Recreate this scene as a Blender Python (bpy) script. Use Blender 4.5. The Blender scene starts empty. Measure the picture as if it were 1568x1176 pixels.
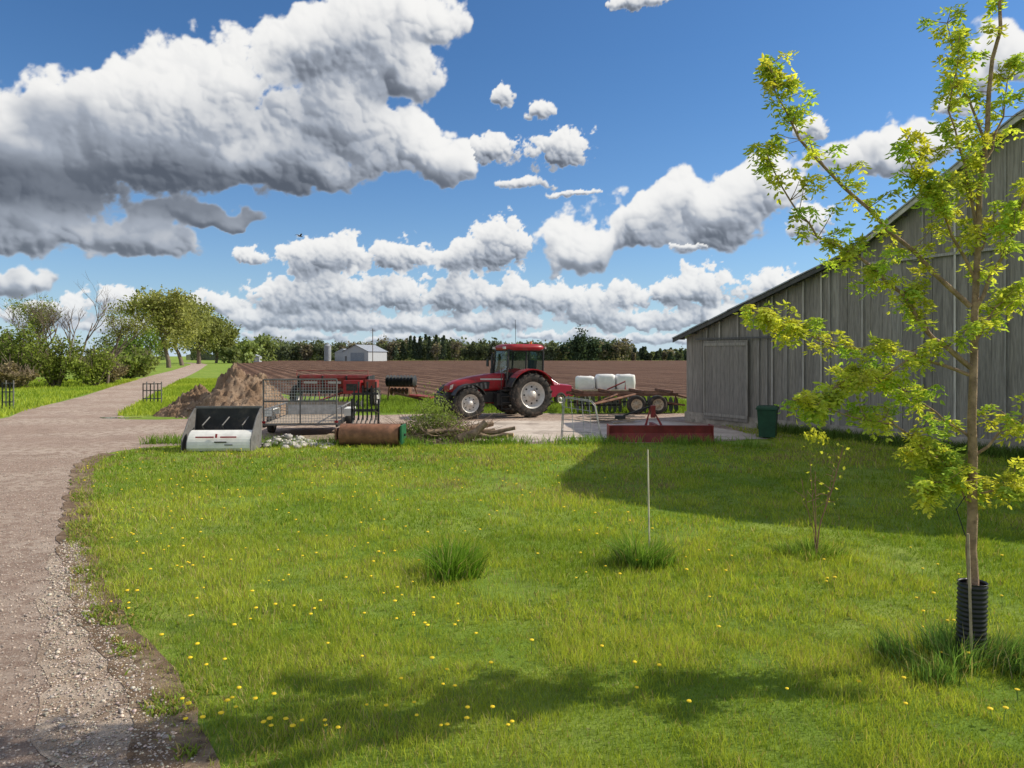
import bpy, math, random
import numpy as np
from mathutils import Vector, Matrix
RS=np.random.RandomState
random.seed(4)
scene=bpy.context.scene
COL=scene.collection
# ------------------------------------------------------------------ helpers
def nt_math(nt,op,a,b=None,c=None,clamp=False):
    n=nt.nodes.new('ShaderNodeMath'); n.operation=op; n.use_clamp=clamp
    for i,v in enumerate((a,b,c)):
        if v is None: continue
        if isinstance(v,(int,float)): n.inputs[i].default_value=v
        else: nt.links.new(v,n.inputs[i])
    return n.outputs[0]
def nt_vec(nt,op,a,b=None,c=None,scale=None):
    n=nt.nodes.new('ShaderNodeVectorMath'); n.operation=op
    for i,v in enumerate((a,b,c)):
        if v is None: continue
        if isinstance(v,(tuple,list)): n.inputs[i].default_value=v
        else: nt.links.new(v,n.inputs[i])
    if scale is not None: n.inputs['Scale'].default_value=scale
    return n.outputs['Value'] if op in('LENGTH','DOT_PRODUCT') else n.outputs[0]
def nt_smooth(nt,v,a,b,lo=0.0,hi=1.0):
    n=nt.nodes.new('ShaderNodeMapRange'); n.interpolation_type='SMOOTHSTEP'
    nt.links.new(v,n.inputs[0]); n.inputs[1].default_value=a; n.inputs[2].default_value=b
    n.inputs[3].default_value=lo; n.inputs[4].default_value=hi
    return n.outputs[0]
def nt_mix(nt,f,a,b,blend='MIX'):
    n=nt.nodes.new('ShaderNodeMix'); n.data_type='RGBA'; n.blend_type=blend
    if isinstance(f,(int,float)): n.inputs[0].default_value=f
    else: nt.links.new(f,n.inputs[0])
    for idx,v in((6,a),(7,b)):
        if isinstance(v,(tuple,list)): n.inputs[idx].default_value=(v[0],v[1],v[2],1)
        else: nt.links.new(v,n.inputs[idx])
    return n.outputs[2]
def nt_noise(nt,vec,scale,detail=4,rough=.55,dist=0,dim='3D'):
    n=nt.nodes.new('ShaderNodeTexNoise'); n.noise_dimensions=dim
    nt.links.new(vec,n.inputs['Vector']); n.inputs['Scale'].default_value=scale
    n.inputs['Detail'].default_value=detail; n.inputs['Roughness'].default_value=rough; n.inputs['Distortion'].default_value=dist
    return n.outputs[0]
def newmat(name):
    m=bpy.data.materials.new(name); m.use_nodes=True; nt=m.node_tree
    b=nt.nodes['Principled BSDF']; return m,nt,b
def pmat(name,c,rough=.6,metal=0.,var=.25,scale=4.,bump=.0,bscale=40.,dirt=None,dirtamt=.5,spec=.4):
    m,nt,b=newmat(name)
    tc=nt.nodes.new('ShaderNodeTexCoord').outputs['Object']
    n=nt_noise(nt,tc,scale,4,.6)
    f=nt_smooth(nt,n,.3,.7)
    lo=tuple(x*(1-var) for x in c); hi=tuple(min(1,x*(1+var)) for x in c)
    col=nt_mix(nt,f,lo,hi)
    if dirt:
        n2=nt_noise(nt,tc,scale*.7+1.3,5,.7)
        col=nt_mix(nt,nt_smooth(nt,n2,.62-dirtamt*.25,.78-dirtamt*.1),col,dirt)
    nt.links.new(col,b.inputs['Base Color'])
    b.inputs['Roughness'].default_value=rough; b.inputs['Metallic'].default_value=metal
    b.inputs['Specular IOR Level'].default_value=spec
    if bump>0:
        bn=nt.nodes.new('ShaderNodeBump'); bn.inputs['Strength'].default_value=bump; bn.inputs['Distance'].default_value=.02
        nt.links.new(nt_noise(nt,tc,bscale,4,.6),bn.inputs['Height']); nt.links.new(bn.outputs[0],b.inputs['Normal'])
    return m
def leafmat(name,trans=.4,tint=(1,1,1)):
    m=bpy.data.materials.new(name); m.use_nodes=True; nt=m.node_tree; nt.nodes.clear()
    at=nt.nodes.new('ShaderNodeAttribute'); at.attribute_name='col'
    out=nt.nodes.new('ShaderNodeOutputMaterial')
    d=nt.nodes.new('ShaderNodeBsdfDiffuse')
    t=nt.nodes.new('ShaderNodeBsdfTranslucent'); mx=nt.nodes.new('ShaderNodeMixShader'); mx.inputs[0].default_value=trans
    nt.links.new(at.outputs['Color'],d.inputs['Color'])
    c2=nt_mix(nt,1.0,at.outputs['Color'],tint,'MULTIPLY'); nt.links.new(c2,t.inputs['Color'])
    nt.links.new(d.outputs[0],mx.inputs[1]); nt.links.new(t.outputs[0],mx.inputs[2]); nt.links.new(mx.outputs[0],out.inputs[0])
    return m
def attrmat(name,rough=.8,bump=.3,bscale=30,stretch=(1,1,1),grain=.35):
    m,nt,b=newmat(name)
    at=nt.nodes.new('ShaderNodeAttribute'); at.attribute_name='col'
    tc=nt.nodes.new('ShaderNodeTexCoord').outputs['Object']
    v=nt_vec(nt,'MULTIPLY',tc,stretch)
    n=nt_noise(nt,v,bscale,5,.65)
    k=nt_smooth(nt,n,.3,.7,1-grain,1+grain)
    cm=nt.nodes.new('ShaderNodeCombineColor'); 
    for i in range(3): nt.links.new(k,cm.inputs[i])
    nt.links.new(nt_mix(nt,1.0,at.outputs['Color'],cm.outputs[0],'MULTIPLY'),b.inputs['Base Color'])
    b.inputs['Roughness'].default_value=rough; b.inputs['Specular IOR Level'].default_value=.25
    bn=nt.nodes.new('ShaderNodeBump'); bn.inputs['Strength'].default_value=bump; bn.inputs['Distance'].default_value=.02
    nt.links.new(n,bn.inputs['Height']); nt.links.new(bn.outputs[0],b.inputs['Normal'])
    return m
def empty(name,loc=(0,0,0),rz=0,parent=None):
    e=bpy.data.objects.new(name,None); COL.objects.link(e); e.location=loc; e.rotation_euler=(0,0,rz); e.empty_display_size=.3
    if parent: e.parent=parent
    return e
def fast_mesh(name,V,F,mat,col=None,parent=None,smooth=False):
    V=np.asarray(V,dtype=np.float32); F=np.asarray(F,dtype=np.int32)
    me=bpy.data.meshes.new(name); me.vertices.add(len(V)); me.vertices.foreach_set('co',V.ravel())
    k=F.shape[1]; me.loops.add(F.size); me.loops.foreach_set('vertex_index',F.ravel())
    me.polygons.add(len(F)); me.polygons.foreach_set('loop_start',np.arange(len(F),dtype=np.int32)*k)
    if smooth: me.polygons.foreach_set('use_smooth',np.ones(len(F),dtype=bool))
    me.update(calc_edges=True)
    if col is not None:
        a=me.color_attributes.new('col','FLOAT_COLOR','POINT')
        c=np.ones((len(V),4),dtype=np.float32); c[:,:col.shape[1]]=col; a.data.foreach_set('color',c.ravel())
    me.materials.append(mat)
    o=bpy.data.objects.new(name,me); COL.objects.link(o)
    if parent: o.parent=parent
    return o
class MB:
    def __init__(s): s.v=[];s.f=[];s.m=[];s.s=[];s.mats=[];s.c=[]; s.cur=(1,1,1)
    def mi(s,m):
        if m not in s.mats: s.mats.append(m)
        return s.mats.index(m)
    def add(s,vs,fs,mat,smooth=False):
        b=len(s.v); s.v+= [tuple(v) for v in vs]; s.c+=[s.cur]*len(vs); i=s.mi(mat)
        for f in fs: s.f.append(tuple(b+k for k in f)); s.m.append(i); s.s.append(smooth)
    def box(s,c,d,mat,r=(0,0,0)):
        x,y,z=[k/2 for k in d]
        vs=[Vector(p) for p in((-x,-y,-z),(x,-y,-z),(x,y,-z),(-x,y,-z),(-x,-y,z),(x,-y,z),(x,y,z),(-x,y,z))]
        if any(r):
            M=Matrix.Rotation(r[2],3,'Z')@Matrix.Rotation(r[1],3,'Y')@Matrix.Rotation(r[0],3,'X'); vs=[M@v for v in vs]
        c=Vector(c); s.add([v+c for v in vs],[(0,3,2,1),(4,5,6,7),(0,1,5,4),(1,2,6,5),(2,3,7,6),(3,0,4,7)],mat)
    def tube(s,pts,rad,mat,n=8,caps=True):
        pts=[Vector(p) for p in pts]; 
        if not isinstance(rad,(list,tuple)): rad=[rad]*len(pts)
        rings=[]; prev=None
        for i,p in enumerate(pts):
            a=pts[max(0,i-1)]; b=pts[min(len(pts)-1,i+1)]; t=(b-a)
            if t.length<1e-9: t=Vector((0,0,1))
            t.normalize()
            if prev is None: u=t.orthogonal().normalized()
            else:
                u=prev-t*prev.dot(t)
                u=u.normalized() if u.length>1e-6 else t.orthogonal().normalized()
            prev=u; w=t.cross(u)
            rings.append([p+(u*math.cos(2*math.pi*k/n)+w*math.sin(2*math.pi*k/n))*rad[i] for k in range(n)])
        vs=[v for r in rings for v in r]; fs=[]
        for i in range(len(rings)-1):
            for k in range(n):
                fs.append((i*n+k,i*n+(k+1)%n,(i+1)*n+(k+1)%n,(i+1)*n+k))
        s.add(vs,fs,mat,n>5)
        if caps:
            s.add(rings[0],[tuple(range(n))[::-1]],mat); s.add(rings[-1],[tuple(range(n))],mat)
    def cyl(s,a,b,r,mat,n=14): s.tube([a,b],r,mat,n)
    def prism(s,prof,y0,y1,mat,axis='y'):
        n=len(prof)
        if axis=='y': A=[(p[0],y0,p[1]) for p in prof]; B=[(p[0],y1,p[1]) for p in prof]
        else: A=[(y0,p[0],p[1]) for p in prof]; B=[(y1,p[0],p[1]) for p in prof]
        s.add(A+B,[tuple(range(n)),tuple(range(2*n-1,n-1,-1))]+[(i,i+n,(i+1)%n+n,(i+1)%n) for i in range(n)],mat)
    def loft(s,rings,mat,smooth=True,caps=True):
        n=len(rings[0]); vs=[v for r in rings for v in r]; fs=[]
        for i in range(len(rings)-1):
            for k in range(n): fs.append((i*n+k,i*n+(k+1)%n,(i+1)*n+(k+1)%n,(i+1)*n+k))
        s.add(vs,fs,mat,smooth)
        if caps: s.add(rings[0],[tuple(range(n))[::-1]],mat); s.add(rings[-1],[tuple(range(n))],mat)
    def revolve(s,prof,c,mat,n=36,ax='y'):
        vs=[];m=len(prof)
        for k in range(n):
            a=2*math.pi*k/n
            for r,y in prof:
                if ax=='y': vs.append((c[0]+r*math.cos(a),c[1]+y,c[2]+r*math.sin(a)))
                else: vs.append((c[0]+y,c[1]+r*math.cos(a),c[2]+r*math.sin(a)))
        fs=[]
        for k in range(n):
            k2=(k+1)%n
            for j in range(m-1): fs.append((k*m+j,k*m+j+1,k2*m+j+1,k2*m+j))
        s.add(vs,fs,mat,True)
    def build(s,name,loc=(0,0,0),rz=0,parent=None,bevel=0,color=False):
        me=bpy.data.meshes.new(name); me.from_pydata(s.v,[],s.f); me.update()
        for m in s.mats: me.materials.append(m)
        me.polygons.foreach_set('material_index',s.m); me.polygons.foreach_set('use_smooth',s.s)
        if color:
            a=me.color_attributes.new('col','FLOAT_COLOR','POINT'); c=np.ones((len(s.v),4),dtype=np.float32); c[:,:3]=np.array(s.c); a.data.foreach_set('color',c.ravel())
        o=bpy.data.objects.new(name,me); COL.objects.link(o); o.location=loc; o.rotation_euler=(0,0,rz)
        if parent: o.parent=parent
        if bevel>0:
            b=o.modifiers.new('bevel','BEVEL'); b.width=bevel; b.segments=2; b.limit_method='ANGLE'; b.angle_limit=math.radians(40)
        return o
_r=RS(11); _K=_r.normal(0,1,(14,2)); _P=_r.uniform(0,6.28,14)
def sn(x,y,s=1.):
    v=0
    for i in range(14): v=v+np.sin((_K[i,0]*x+_K[i,1]*y)*s*(1+.35*i/3)+_P[i])
    return v/5.0
_T=RS(5).rand(256,256); _JX=RS(6).rand(256,256); _JY=RS(7).rand(256,256)
def vn(x,y):
    xi=np.floor(x).astype(int); yi=np.floor(y).astype(int); fx=x-xi; fy=y-yi; fx=fx*fx*fx*(fx*(fx*6-15)+10); fy=fy*fy*fy*(fy*(fy*6-15)+10)
    a=_T[xi&255,yi&255]; b=_T[(xi+1)&255,yi&255]; c=_T[xi&255,(yi+1)&255]; d=_T[(xi+1)&255,(yi+1)&255]
    return (a*(1-fx)+b*fx)*(1-fy)+(c*(1-fx)+d*fx)*fy
def fb(x,y,o=5,g=.5):
    v=0;a=1;t=0
    for i in range(o): v=v+a*vn(x*2.03**i+17.3*i,y*2.03**i+9.1*i); t+=a; a*=g
    return v/t
def worley(x,y,k=9.):
    xi=np.floor(x).astype(int); yi=np.floor(y).astype(int); m=np.zeros(x.shape)
    for i in(-1,0,1):
        for j in(-1,0,1):
            cx=xi+i; cy=yi+j; dx=cx+_JX[cx&255,cy&255]-x; dy=cy+_JY[cx&255,cy&255]-y; m+=np.exp(-k*(dx*dx+dy*dy))
    return np.clip(-np.log(m+1e-9)/k,-.2,1)
# ------------------------------------------------------------------ world + sun
SUN_EL=math.radians(36); AZ=math.atan2(.975,.22)
sd=Vector((math.sin(AZ)*math.cos(SUN_EL),math.cos(AZ)*math.cos(SUN_EL),math.sin(SUN_EL)))
L=bpy.data.lights.new('sun','SUN'); L.energy=5.0; L.angle=math.radians(.5); L.color=(1,.92,.78)
so=bpy.data.objects.new('sun',L); COL.objects.link(so); so.rotation_euler=sd.to_track_quat('Z','Y').to_euler(); so.location=(30,10,30)
big=[(-67.5,27.8,10,8),(-57,30,8,8.5),(-49,34,8,8),(-40,34,10,10),(-28,41,7,7),(-20,43,9,9),(-12,45,6,6),(-14.5,37.5,7,5.5),(-25,32,11,8),
(-14.5,28,8.5,6),(-8.3,25.5,4,4),(-46,27,16,7.5),(-62,23.5,15,7),(-33,26,13,6.5),(-64,17,14,5),(-49,15.5,8,4.4),(-41,19.3,10,2.2),(-67,10.5,8,3.6),
(27,17.5,8.5,7.5),(33,21.5,6,6),(22,20,5,5),(10,14,5.5,6),(17,17.5,5,5.4),(48,27.5,10,5),(57,29,5,4),(67,40,6,8)]
small=[(-35.7,13.4,2.6,1.7),(-27,13,4.8,3.6),(-22.5,13.6,3.8,3.2),(-16,13.4,5,3),(-1.4,15,4.8,5),(-6.5,13.2,5,2.8),(6.7,27.6,4.8,3.8),(4,33,2.4,1.8),(-1.4,35,1.9,2.4),(-3,27.6,4.2,3.6),
(1.8,23.2,4.4,1.1),(8.5,22,4.8,.6),(40,17.6,3.6,3.6),(40,30.5,3.6,2.5),(17.3,48,5,1.5),(60,33.5,4.6,2),(24,14.6,3,.9),
(-31,7.7,5.8,4.2),(-23.3,8.0,6.4,4.4),(-15.4,8.0,5,3.6),(-7.4,8.2,5.6,4.6),(.5,7.9,5.4,3.4),(7.6,7.5,5.2,2.8),(14,8.0,4,3.0),(26,8.7,5.4,5),(36,8.8,5.4,3.8),(21,7.9,4,2),(45,8,5,3),
(-34,4.8,6.5,1.9),(-41,6.8,5,2.2),(-23.3,4.5,7.5,1.9),(-12.7,4.2,7.5,1.8),(-2,4.4,7.5,2),(11,5.3,5,2.5),(19,4.5,7,1.8),(28,5.0,6,2.2),(38,4.5,6,1.8),(-29,2.6,9,1.1),(-12,2.2,11,1),(6,2.6,9,1.1),(19,2.2,9,1.1),(35,2.6,9,1.1),(-53,7.0,7,2.7),(-63,5.6,8,2.6),(-50,3.6,9,1.5)]
def conv(b):
    u,v,rx,ry=[k/100 for k in b]; az=math.atan(u); el=math.atan(v*math.cos(az)); c=math.cos(az)
    return math.degrees(az),math.degrees(el),math.degrees(rx*c*c),math.degrees(ry*c*math.cos(el)**2)
ST=.08; azv=np.arange(-60,60.01,ST); elv=np.arange(-.2,40,ST); A_,E_=np.meshgrid(azv,elv)
def field(lst,k,s0,thr,nz,am0,thick):
    wx=(fb(A_*s0*1.6+3,E_*s0*1.6+8,4)-.5)/s0; wy=(fb(A_*s0*1.6+31,E_*s0*1.6+48,4)-.5)/s0
    X=A_+wx*.8; Y=E_+wy*.55; F=np.zeros_like(A_); REL=np.zeros_like(A_)
    for b in lst:
        a,e,ra,re=conv(b); dx=(X-a)/ra; dy=(Y-e)/re; rel=dy; dy=np.where(dy<0,dy*k,dy); g=np.exp(-1.1*(dx*dx+dy*dy))**2.2; F+=g; REL+=g*rel
    REL=REL/(F+1e-6); F=F**(1/2.2)
    F=np.where(F>.75,.75+.45*(1-np.exp(-(F-.75)/.45)),F)
    N=nz*(fb(A_*s0*1.2,E_*s0*1.5,7,.6)-.5)*2
    Bm=np.zeros_like(A_); Hb=np.zeros_like(A_)
    for i,am in enumerate((1,.66,.42,.26,.15)):
        sc=s0*1.15*1.95**i; X2=A_+wx*.4/(1+i*.3)+ (fb(A_*sc*1.5,E_*sc*1.5+i,2)-.5)*.9/sc; Y2=E_+wy*.30/(1+i*.3)+(fb(A_*sc*1.5+9,E_*sc*1.5+i+4,2)-.5)*.9/sc
        sp=1-worley(X2*sc+i*7,Y2*sc*1.1+i*3)*1.6; Bm+=am*am0*(sp-.66); Hb+=sp*(1,.78,.42,.18,.06)[i]*.5/sc
    D=F-thr+N+Bm
    Hh=np.sqrt(np.clip(F-thr+N*.2+Bm*.35,0,None)+.05)*thick+Hb
    return D,Hh,REL,Bm
fD1=field(big,1.6,.20,.42,.28,.20,2.2); fD2=field(small,1.5,.62,.44,.32,.25,.75)
def light(f,steps,kk):
    D,Hh=f[:2]; h,w=D.shape
    dx,dy=.50,.866; tau=np.zeros_like(D); prev=0
    for s in steps:
        ix=int(round(s*dx/ST)); iy=int(round(s*dy/ST)); R=np.zeros_like(D); R[:h-iy,:w-ix]=D[iy:,ix:]
        tau+=np.clip(R,0,.8)*(s-prev); prev=s
    T=np.exp(-tau*kk)
    gy,gx=np.gradient(Hh,ST); nn=np.sqrt(gx*gx+gy*gy+1); l=(-gx*.55-gy*.62+.35)/nn
    return T,np.clip(l,-.4,1)
T1,l1=light(fD1,(.24,.5,.9,1.5,2.2,3.2,4.5,6.0),.46); T2,l2=light(fD2,(.08,.2,.4,.7,1.0,1.5,2.1),1.4)
D=np.maximum(fD1[0],fD2[0]); sel=fD1[0]>=fD2[0]; T_=np.where(sel,T1,T2); l_=np.where(sel,l1,l2); R_=np.where(sel,fD1[2],fD2[2]); bm=np.where(sel,fD1[3],fD2[3])
top=np.clip((R_+.32+.6*bm)/.85,0,1); top=top*top*(3-2*top)
edge_=np.clip(D/.20,0,1); edge_=edge_*edge_*(3-2*edge_)
v=1.2*T_*(.32+.72*top)+.40*(l_-.15)*(.35+.65*T_)+.13*top
lum=.06+.94*(1-np.exp(-2.3*np.clip(v,0,None)))
nn_=(fb(A_*.16+4,E_*.3+1,5)-.5)*2
bl=np.clip((E_+2.6*nn_-np.interp(A_,[-36,-25,-12,-5],[12.4,12.2,11.8,11.0]))/4.4,0,1); bl=bl*bl*(3-2*bl)
low=np.clip((E_-8.2-1.2*nn_)/2.2,0,1); leftm=np.clip((-3-A_)/3,0,1)*(.35+.65*low)*(E_>5)
leftm=leftm*np.clip((E_-6.5)/1.5,0,1)
lum=lum*(1-leftm*sel*(1-bl)*.74)
lum=lum*edge_+(1-edge_)*(.50+.42*top)*(1-leftm*sel*(1-bl)*.5)
lum=np.clip(lum,0,1)
dark=np.array([.085,.10,.13]); mid=np.array([.38,.42,.49]); wht=np.array([1.0,.99,.965])
t=lum[...,None]; colc=np.where(t<.5,dark*(1-t/.5)+mid*t/.5,mid*(1-(t-.5)/.5)+wht*(t-.5)/.5)
hz=(np.exp(-np.clip(E_,0,None)/3.0)*.45)[...,None]; HZ=np.array([.64,.76,.89]); colc=colc*(1-hz)+HZ*hz
al=np.clip(D/.12,0,1); al=al*al*(3-2*al); al*=.98
ah=.85*np.exp(-np.clip(E_,0,None)/4.6)*np.clip((24-E_)/8,0,1)
at_=al+ah*(1-al); colc=(colc*al[...,None]+HZ*(ah*(1-al))[...,None])/(at_[...,None]+1e-5)
Rr=4500; a_=np.radians(A_); e_=np.radians(E_); V=np.stack([Rr*np.sin(a_)*np.cos(e_),Rr*np.cos(a_)*np.cos(e_),Rr*np.sin(e_)],2).reshape(-1,3)
h,w=A_.shape; ii=np.arange(h*w).reshape(h,w); F=np.stack([ii[:-1,:-1],ii[1:,:-1],ii[1:,1:],ii[:-1,1:]],2).reshape(-1,4)
af=at_.reshape(-1); keep=af[F].max(1)>0.002; F=F[keep]; used=np.unique(F); rem=np.zeros(len(V),dtype=int); rem[used]=np.arange(len(used)); F=rem[F]
m=bpy.data.materials.new('cloud'); m.use_nodes=True; nt=m.node_tree; nt.nodes.clear(); at=nt.nodes.new('ShaderNodeAttribute'); at.attribute_name='col'
em=nt.nodes.new('ShaderNodeEmission'); tr=nt.nodes.new('ShaderNodeBsdfTransparent'); mx=nt.nodes.new('ShaderNodeMixShader'); o_=nt.nodes.new('ShaderNodeOutputMaterial')
nt.links.new(at.outputs['Color'],em.inputs[0]); em.inputs[1].default_value=.97; nt.links.new(at.outputs['Alpha'],mx.inputs[0]); nt.links.new(tr.outputs[0],mx.inputs[1]); nt.links.new(em.outputs[0],mx.inputs[2]); nt.links.new(mx.outputs[0],o_.inputs[0])
m.cycles.emission_sampling='NONE'
fast_mesh('sky',V[used],F,m,np.concatenate([colc.reshape(-1,3),af[:,None]],1)[used])
W=bpy.data.worlds.new("World"); scene.world=W; W.use_nodes=True; nt=W.node_tree; nt.nodes.clear()
sky=nt.nodes.new('ShaderNodeTexSky'); sky.sky_type='NISHITA'; sky.sun_disc=False; sky.sun_elevation=SUN_EL; sky.sun_rotation=AZ
sky.air_density=1.0; sky.dust_density=.3; sky.ozone_density=2.0; sky.altitude=100
tint=nt_mix(nt,1.0,sky.outputs[0],(.54,.85,1.15),'MULTIPLY')
bg1=nt.nodes.new('ShaderNodeBackground'); nt.links.new(tint,bg1.inputs[0]); bg1.inputs[1].default_value=.105
gv=nt.nodes.new('ShaderNodeTexCoord').outputs['Generated']; sx=nt.nodes.new('ShaderNodeSeparateXYZ'); nt.links.new(gv,sx.inputs[0])
cl=nt_smooth(nt,nt_noise(nt,gv,2.6,3,.55),.44,.56)
msk=nt_math(nt,'MAXIMUM',nt_smooth(nt,sx.outputs[1],.38,.20),nt_smooth(nt,sx.outputs[2],.66,.76))
fac=nt_math(nt,'MULTIPLY',nt_math(nt,'MULTIPLY',cl,msk),nt_smooth(nt,sx.outputs[2],.0,.06))
bg2=nt.nodes.new('ShaderNodeBackground'); bg2.inputs[0].default_value=(.80,.79,.77,1); bg2.inputs[1].default_value=.95
mx=nt.nodes.new('ShaderNodeMixShader'); nt.links.new(fac,mx.inputs[0]); nt.links.new(bg1.outputs[0],mx.inputs[1]); nt.links.new(bg2.outputs[0],mx.inputs[2])
wo=nt.nodes.new('ShaderNodeOutputWorld'); nt.links.new(mx.outputs[0],wo.inputs[0])
# ------------------------------------------------------------------ camera
cam=bpy.data.cameras.new('camera'); co=bpy.data.objects.new('camera',cam); COL.objects.link(co)
co.location=(0,0,2.4); co.rotation_euler=(math.radians(90),0,0); cam.sensor_width=36; cam.lens=26; cam.shift_y=-43/1568; cam.clip_end=7000; scene.camera=co
scene.view_settings.view_transform='Standard'; scene.view_settings.look='None'; scene.view_settings.exposure=0
# ------------------------------------------------------------------ ground sheets
def sheet(name,pts,z,mat):
    me=bpy.data.meshes.new(name); me.from_pydata([(x,y,z) for x,y in pts],[],[tuple(range(len(pts)))]); me.update(); me.materials.append(mat)
    o=bpy.data.objects.new(name,me); COL.objects.link(o); return o
def groundmat(name,cols,scales,bump=.4,bs=30,dist=.03,rough=.95):
    m,nt,b=newmat(name); tc=nt.nodes.new('ShaderNodeTexCoord').outputs['Object']
    c=cols[0]
    for i,(cc,s,lo,hi) in enumerate(scales):
        c=nt_mix(nt,nt_smooth(nt,nt_noise(nt,tc,s,5,.6),lo,hi),c,cc)
    nt.links.new(c,b.inputs['Base Color']); b.inputs['Roughness'].default_value=rough; b.inputs['Specular IOR Level'].default_value=.15
    bn=nt.nodes.new('ShaderNodeBump'); bn.inputs['Strength'].default_value=bump; bn.inputs['Distance'].default_value=dist
    nt.links.new(nt_noise(nt,tc,bs,6,.7),bn.inputs['Height']); nt.links.new(bn.outputs[0],b.inputs['Normal'])
    return m
m_ground=groundmat('ground_grass',[(.20,.31,.04)],[((.31,.39,.07),.35,.4,.65),((.15,.22,.035),2.2,.45,.7),((.30,.25,.13),9.,.58,.78)],.8,45,.05)
sheet('ground',[(-3000,-200),(3000,-200),(3000,5000),(-3000,5000)],0,m_ground)
m,nt,b=newmat('plowed_soil'); tcn=nt.nodes.new('ShaderNodeTexCoord').outputs['Object']
mp=nt.nodes.new('ShaderNodeMapping'); nt.links.new(tcn,mp.inputs[0]); mp.inputs['Rotation'].default_value=(0,0,math.radians(-21.3))
wv=nt.nodes.new('ShaderNodeTexWave'); wv.bands_direction='X'; nt.links.new(mp.outputs[0],wv.inputs[0]); wv.inputs['Scale'].default_value=.19; wv.inputs['Distortion'].default_value=2.0; wv.inputs['Detail'].default_value=3; wv.inputs['Detail Scale'].default_value=1.5
st=nt_vec(nt,'MULTIPLY',mp.outputs[0],(1,.10,1))
n1=nt_noise(nt,st,.5,5,.65); n2=nt_noise(nt,tcn,1.6,6,.7)
c=nt_mix(nt,nt_smooth(nt,n1,.35,.65),(.115,.063,.042),(.215,.128,.088))
c=nt_mix(nt,nt_smooth(nt,wv.outputs[1],.15,.85,0,.7),c,(.082,.045,.031),'MIX')
c=nt_mix(nt,nt_smooth(nt,n2,.52,.75),c,(.21,.135,.095))
nt.links.new(c,b.inputs['Base Color']); b.inputs['Roughness'].default_value=1; b.inputs['Specular IOR Level'].default_value=.1
hh=nt_math(nt,'ADD',nt_math(nt,'MULTIPLY',n2,1.0),nt_math(nt,'MULTIPLY',wv.outputs[1],.5))
bn=nt.nodes.new('ShaderNodeBump'); bn.inputs['Strength'].default_value=1; bn.inputs['Distance'].default_value=.35; nt.links.new(hh,bn.inputs['Height']); nt.links.new(bn.outputs[0],b.inputs['Normal'])
m_soil=m
def xr(Y): return -16-.39*(Y-30)
def xl(Y): return -20.3-.39*(Y-30)
sheet('plowed_field',[(-13,44),(6,41),(40,45),(120,60),(300,200),(330,392),(60,388),(-148,386),(xr(200)+7,200),(xr(100)+6,100),(xr(60)+6,60)],.004,m_soil)
m_drive=groundmat('packed_gravel',[(.42,.305,.24)],[((.56,.45,.365),.35,.38,.62),((.30,.215,.165),1.1,.5,.72),((.35,.25,.195),5.,.45,.6),((.66,.56,.47),26.,.54,.68),((.15,.11,.09),60.,.56,.68),((.62,.52,.44),120.,.58,.7)],1.,90,.03)
LY=[3.0,4.3,5.08,6.0,6.88,8.9,11.1,13.5,16,17.6,18.7,19.6,20.2]
LX=[-1.55,-2.07,-2.55,-3.2,-3.98,-5.34,-6.66,-8.0,-9.4,-10.0,-9.9,-9.3,-8.3]
edge=[]
rj=RS(3)
for Y in np.arange(2.6,20.2,.22):
    edge.append((float(np.interp(Y,LY,LX)+rj.uniform(-.1,.1)+.06*math.sin(Y*3)),float(Y)))
pts=edge+[(-7,20.1),(-4,20.0),(0,20.2),(3,20.3),(6,20.8),(8.8,22.3),(6.6,27.0),(7.5,31),(3,30.6),(0,31.2),(-4,30.4),(-7,29.5),(-10,29.5),(-13.2,27.8),(-14.6,27.9),(-15.2,29)]
pts+=[(xr(Y)+ .25*math.sin(Y*.8),Y) for Y in (31,34,38,44,52,60,75,95,120,150,180,200)]
pts+=[(xr(230)-2,230),(xr(260)-8,262),(xl(260)-8,262),(xl(230)-2,230)]
pts+=[(xl(Y)+.25*math.sin(Y*.9),Y) for Y in (200,180,150,120,95,75,60,52,44,38,33,29,26,20,12,4,2.6)]
sheet('gravel_driveway',pts,.004,m_drive)
m_verge=groundmat('bare_earth',[(.23,.155,.10)],[((.34,.25,.17),3.,.45,.6),((.13,.09,.06),9.,.5,.65),((.48,.39,.30),50.,.58,.7)],1.,60,.03)
vp=[(float(np.interp(Y,LY,LX)+.34+rj.uniform(-.06,.06)),float(Y)) for Y in np.arange(2.6,18.2,.2)]+[(float(np.interp(Y,LY,LX)-.10+rj.uniform(-.07,.07)),float(Y)) for Y in np.arange(18.2,2.5,-.2)]
sheet('bare_earth_verge',vp,.0125,m_verge)
m_sh=groundmat('coarse_gravel',[(.44,.33,.245)],[((.58,.47,.37),3.,.4,.6),((.27,.19,.135),1.6,.5,.7),((.70,.60,.50),40.,.55,.70),((.12,.09,.07),60.,.58,.72)],1.,60,.03)
sp=[(float(np.interp(Y,LY,LX)+.03*math.sin(9*Y)),float(Y)) for Y in np.arange(2.6,9.4,.2)]
def shw(Y): return np.interp(Y,[2.6,4.3,5.2,6.9,8.5,9.4],[1.1,.62,.72,.42,.18,.03])
sp+=[(float(np.interp(Y,LY,LX)-shw(Y)+.08*math.sin(Y*5)+rj.uniform(-.04,.04)),float(Y)) for Y in np.arange(9.4,2.5,-.15)]
sheet('gravel_shoulder',sp,.008,m_sh)
m_puddle=pmat('puddle_water',(.12,.11,.10),.06,0,.1,1,spec=.9)
sheet('puddle',[(-15.2+.75*math.cos(a)*(1+.2*math.sin(3*a)),28.6+.45*math.sin(a)*(1+.25*math.cos(2*a))) for a in np.linspace(0,6.28,25)[:-1]],.010,m_puddle)
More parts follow.
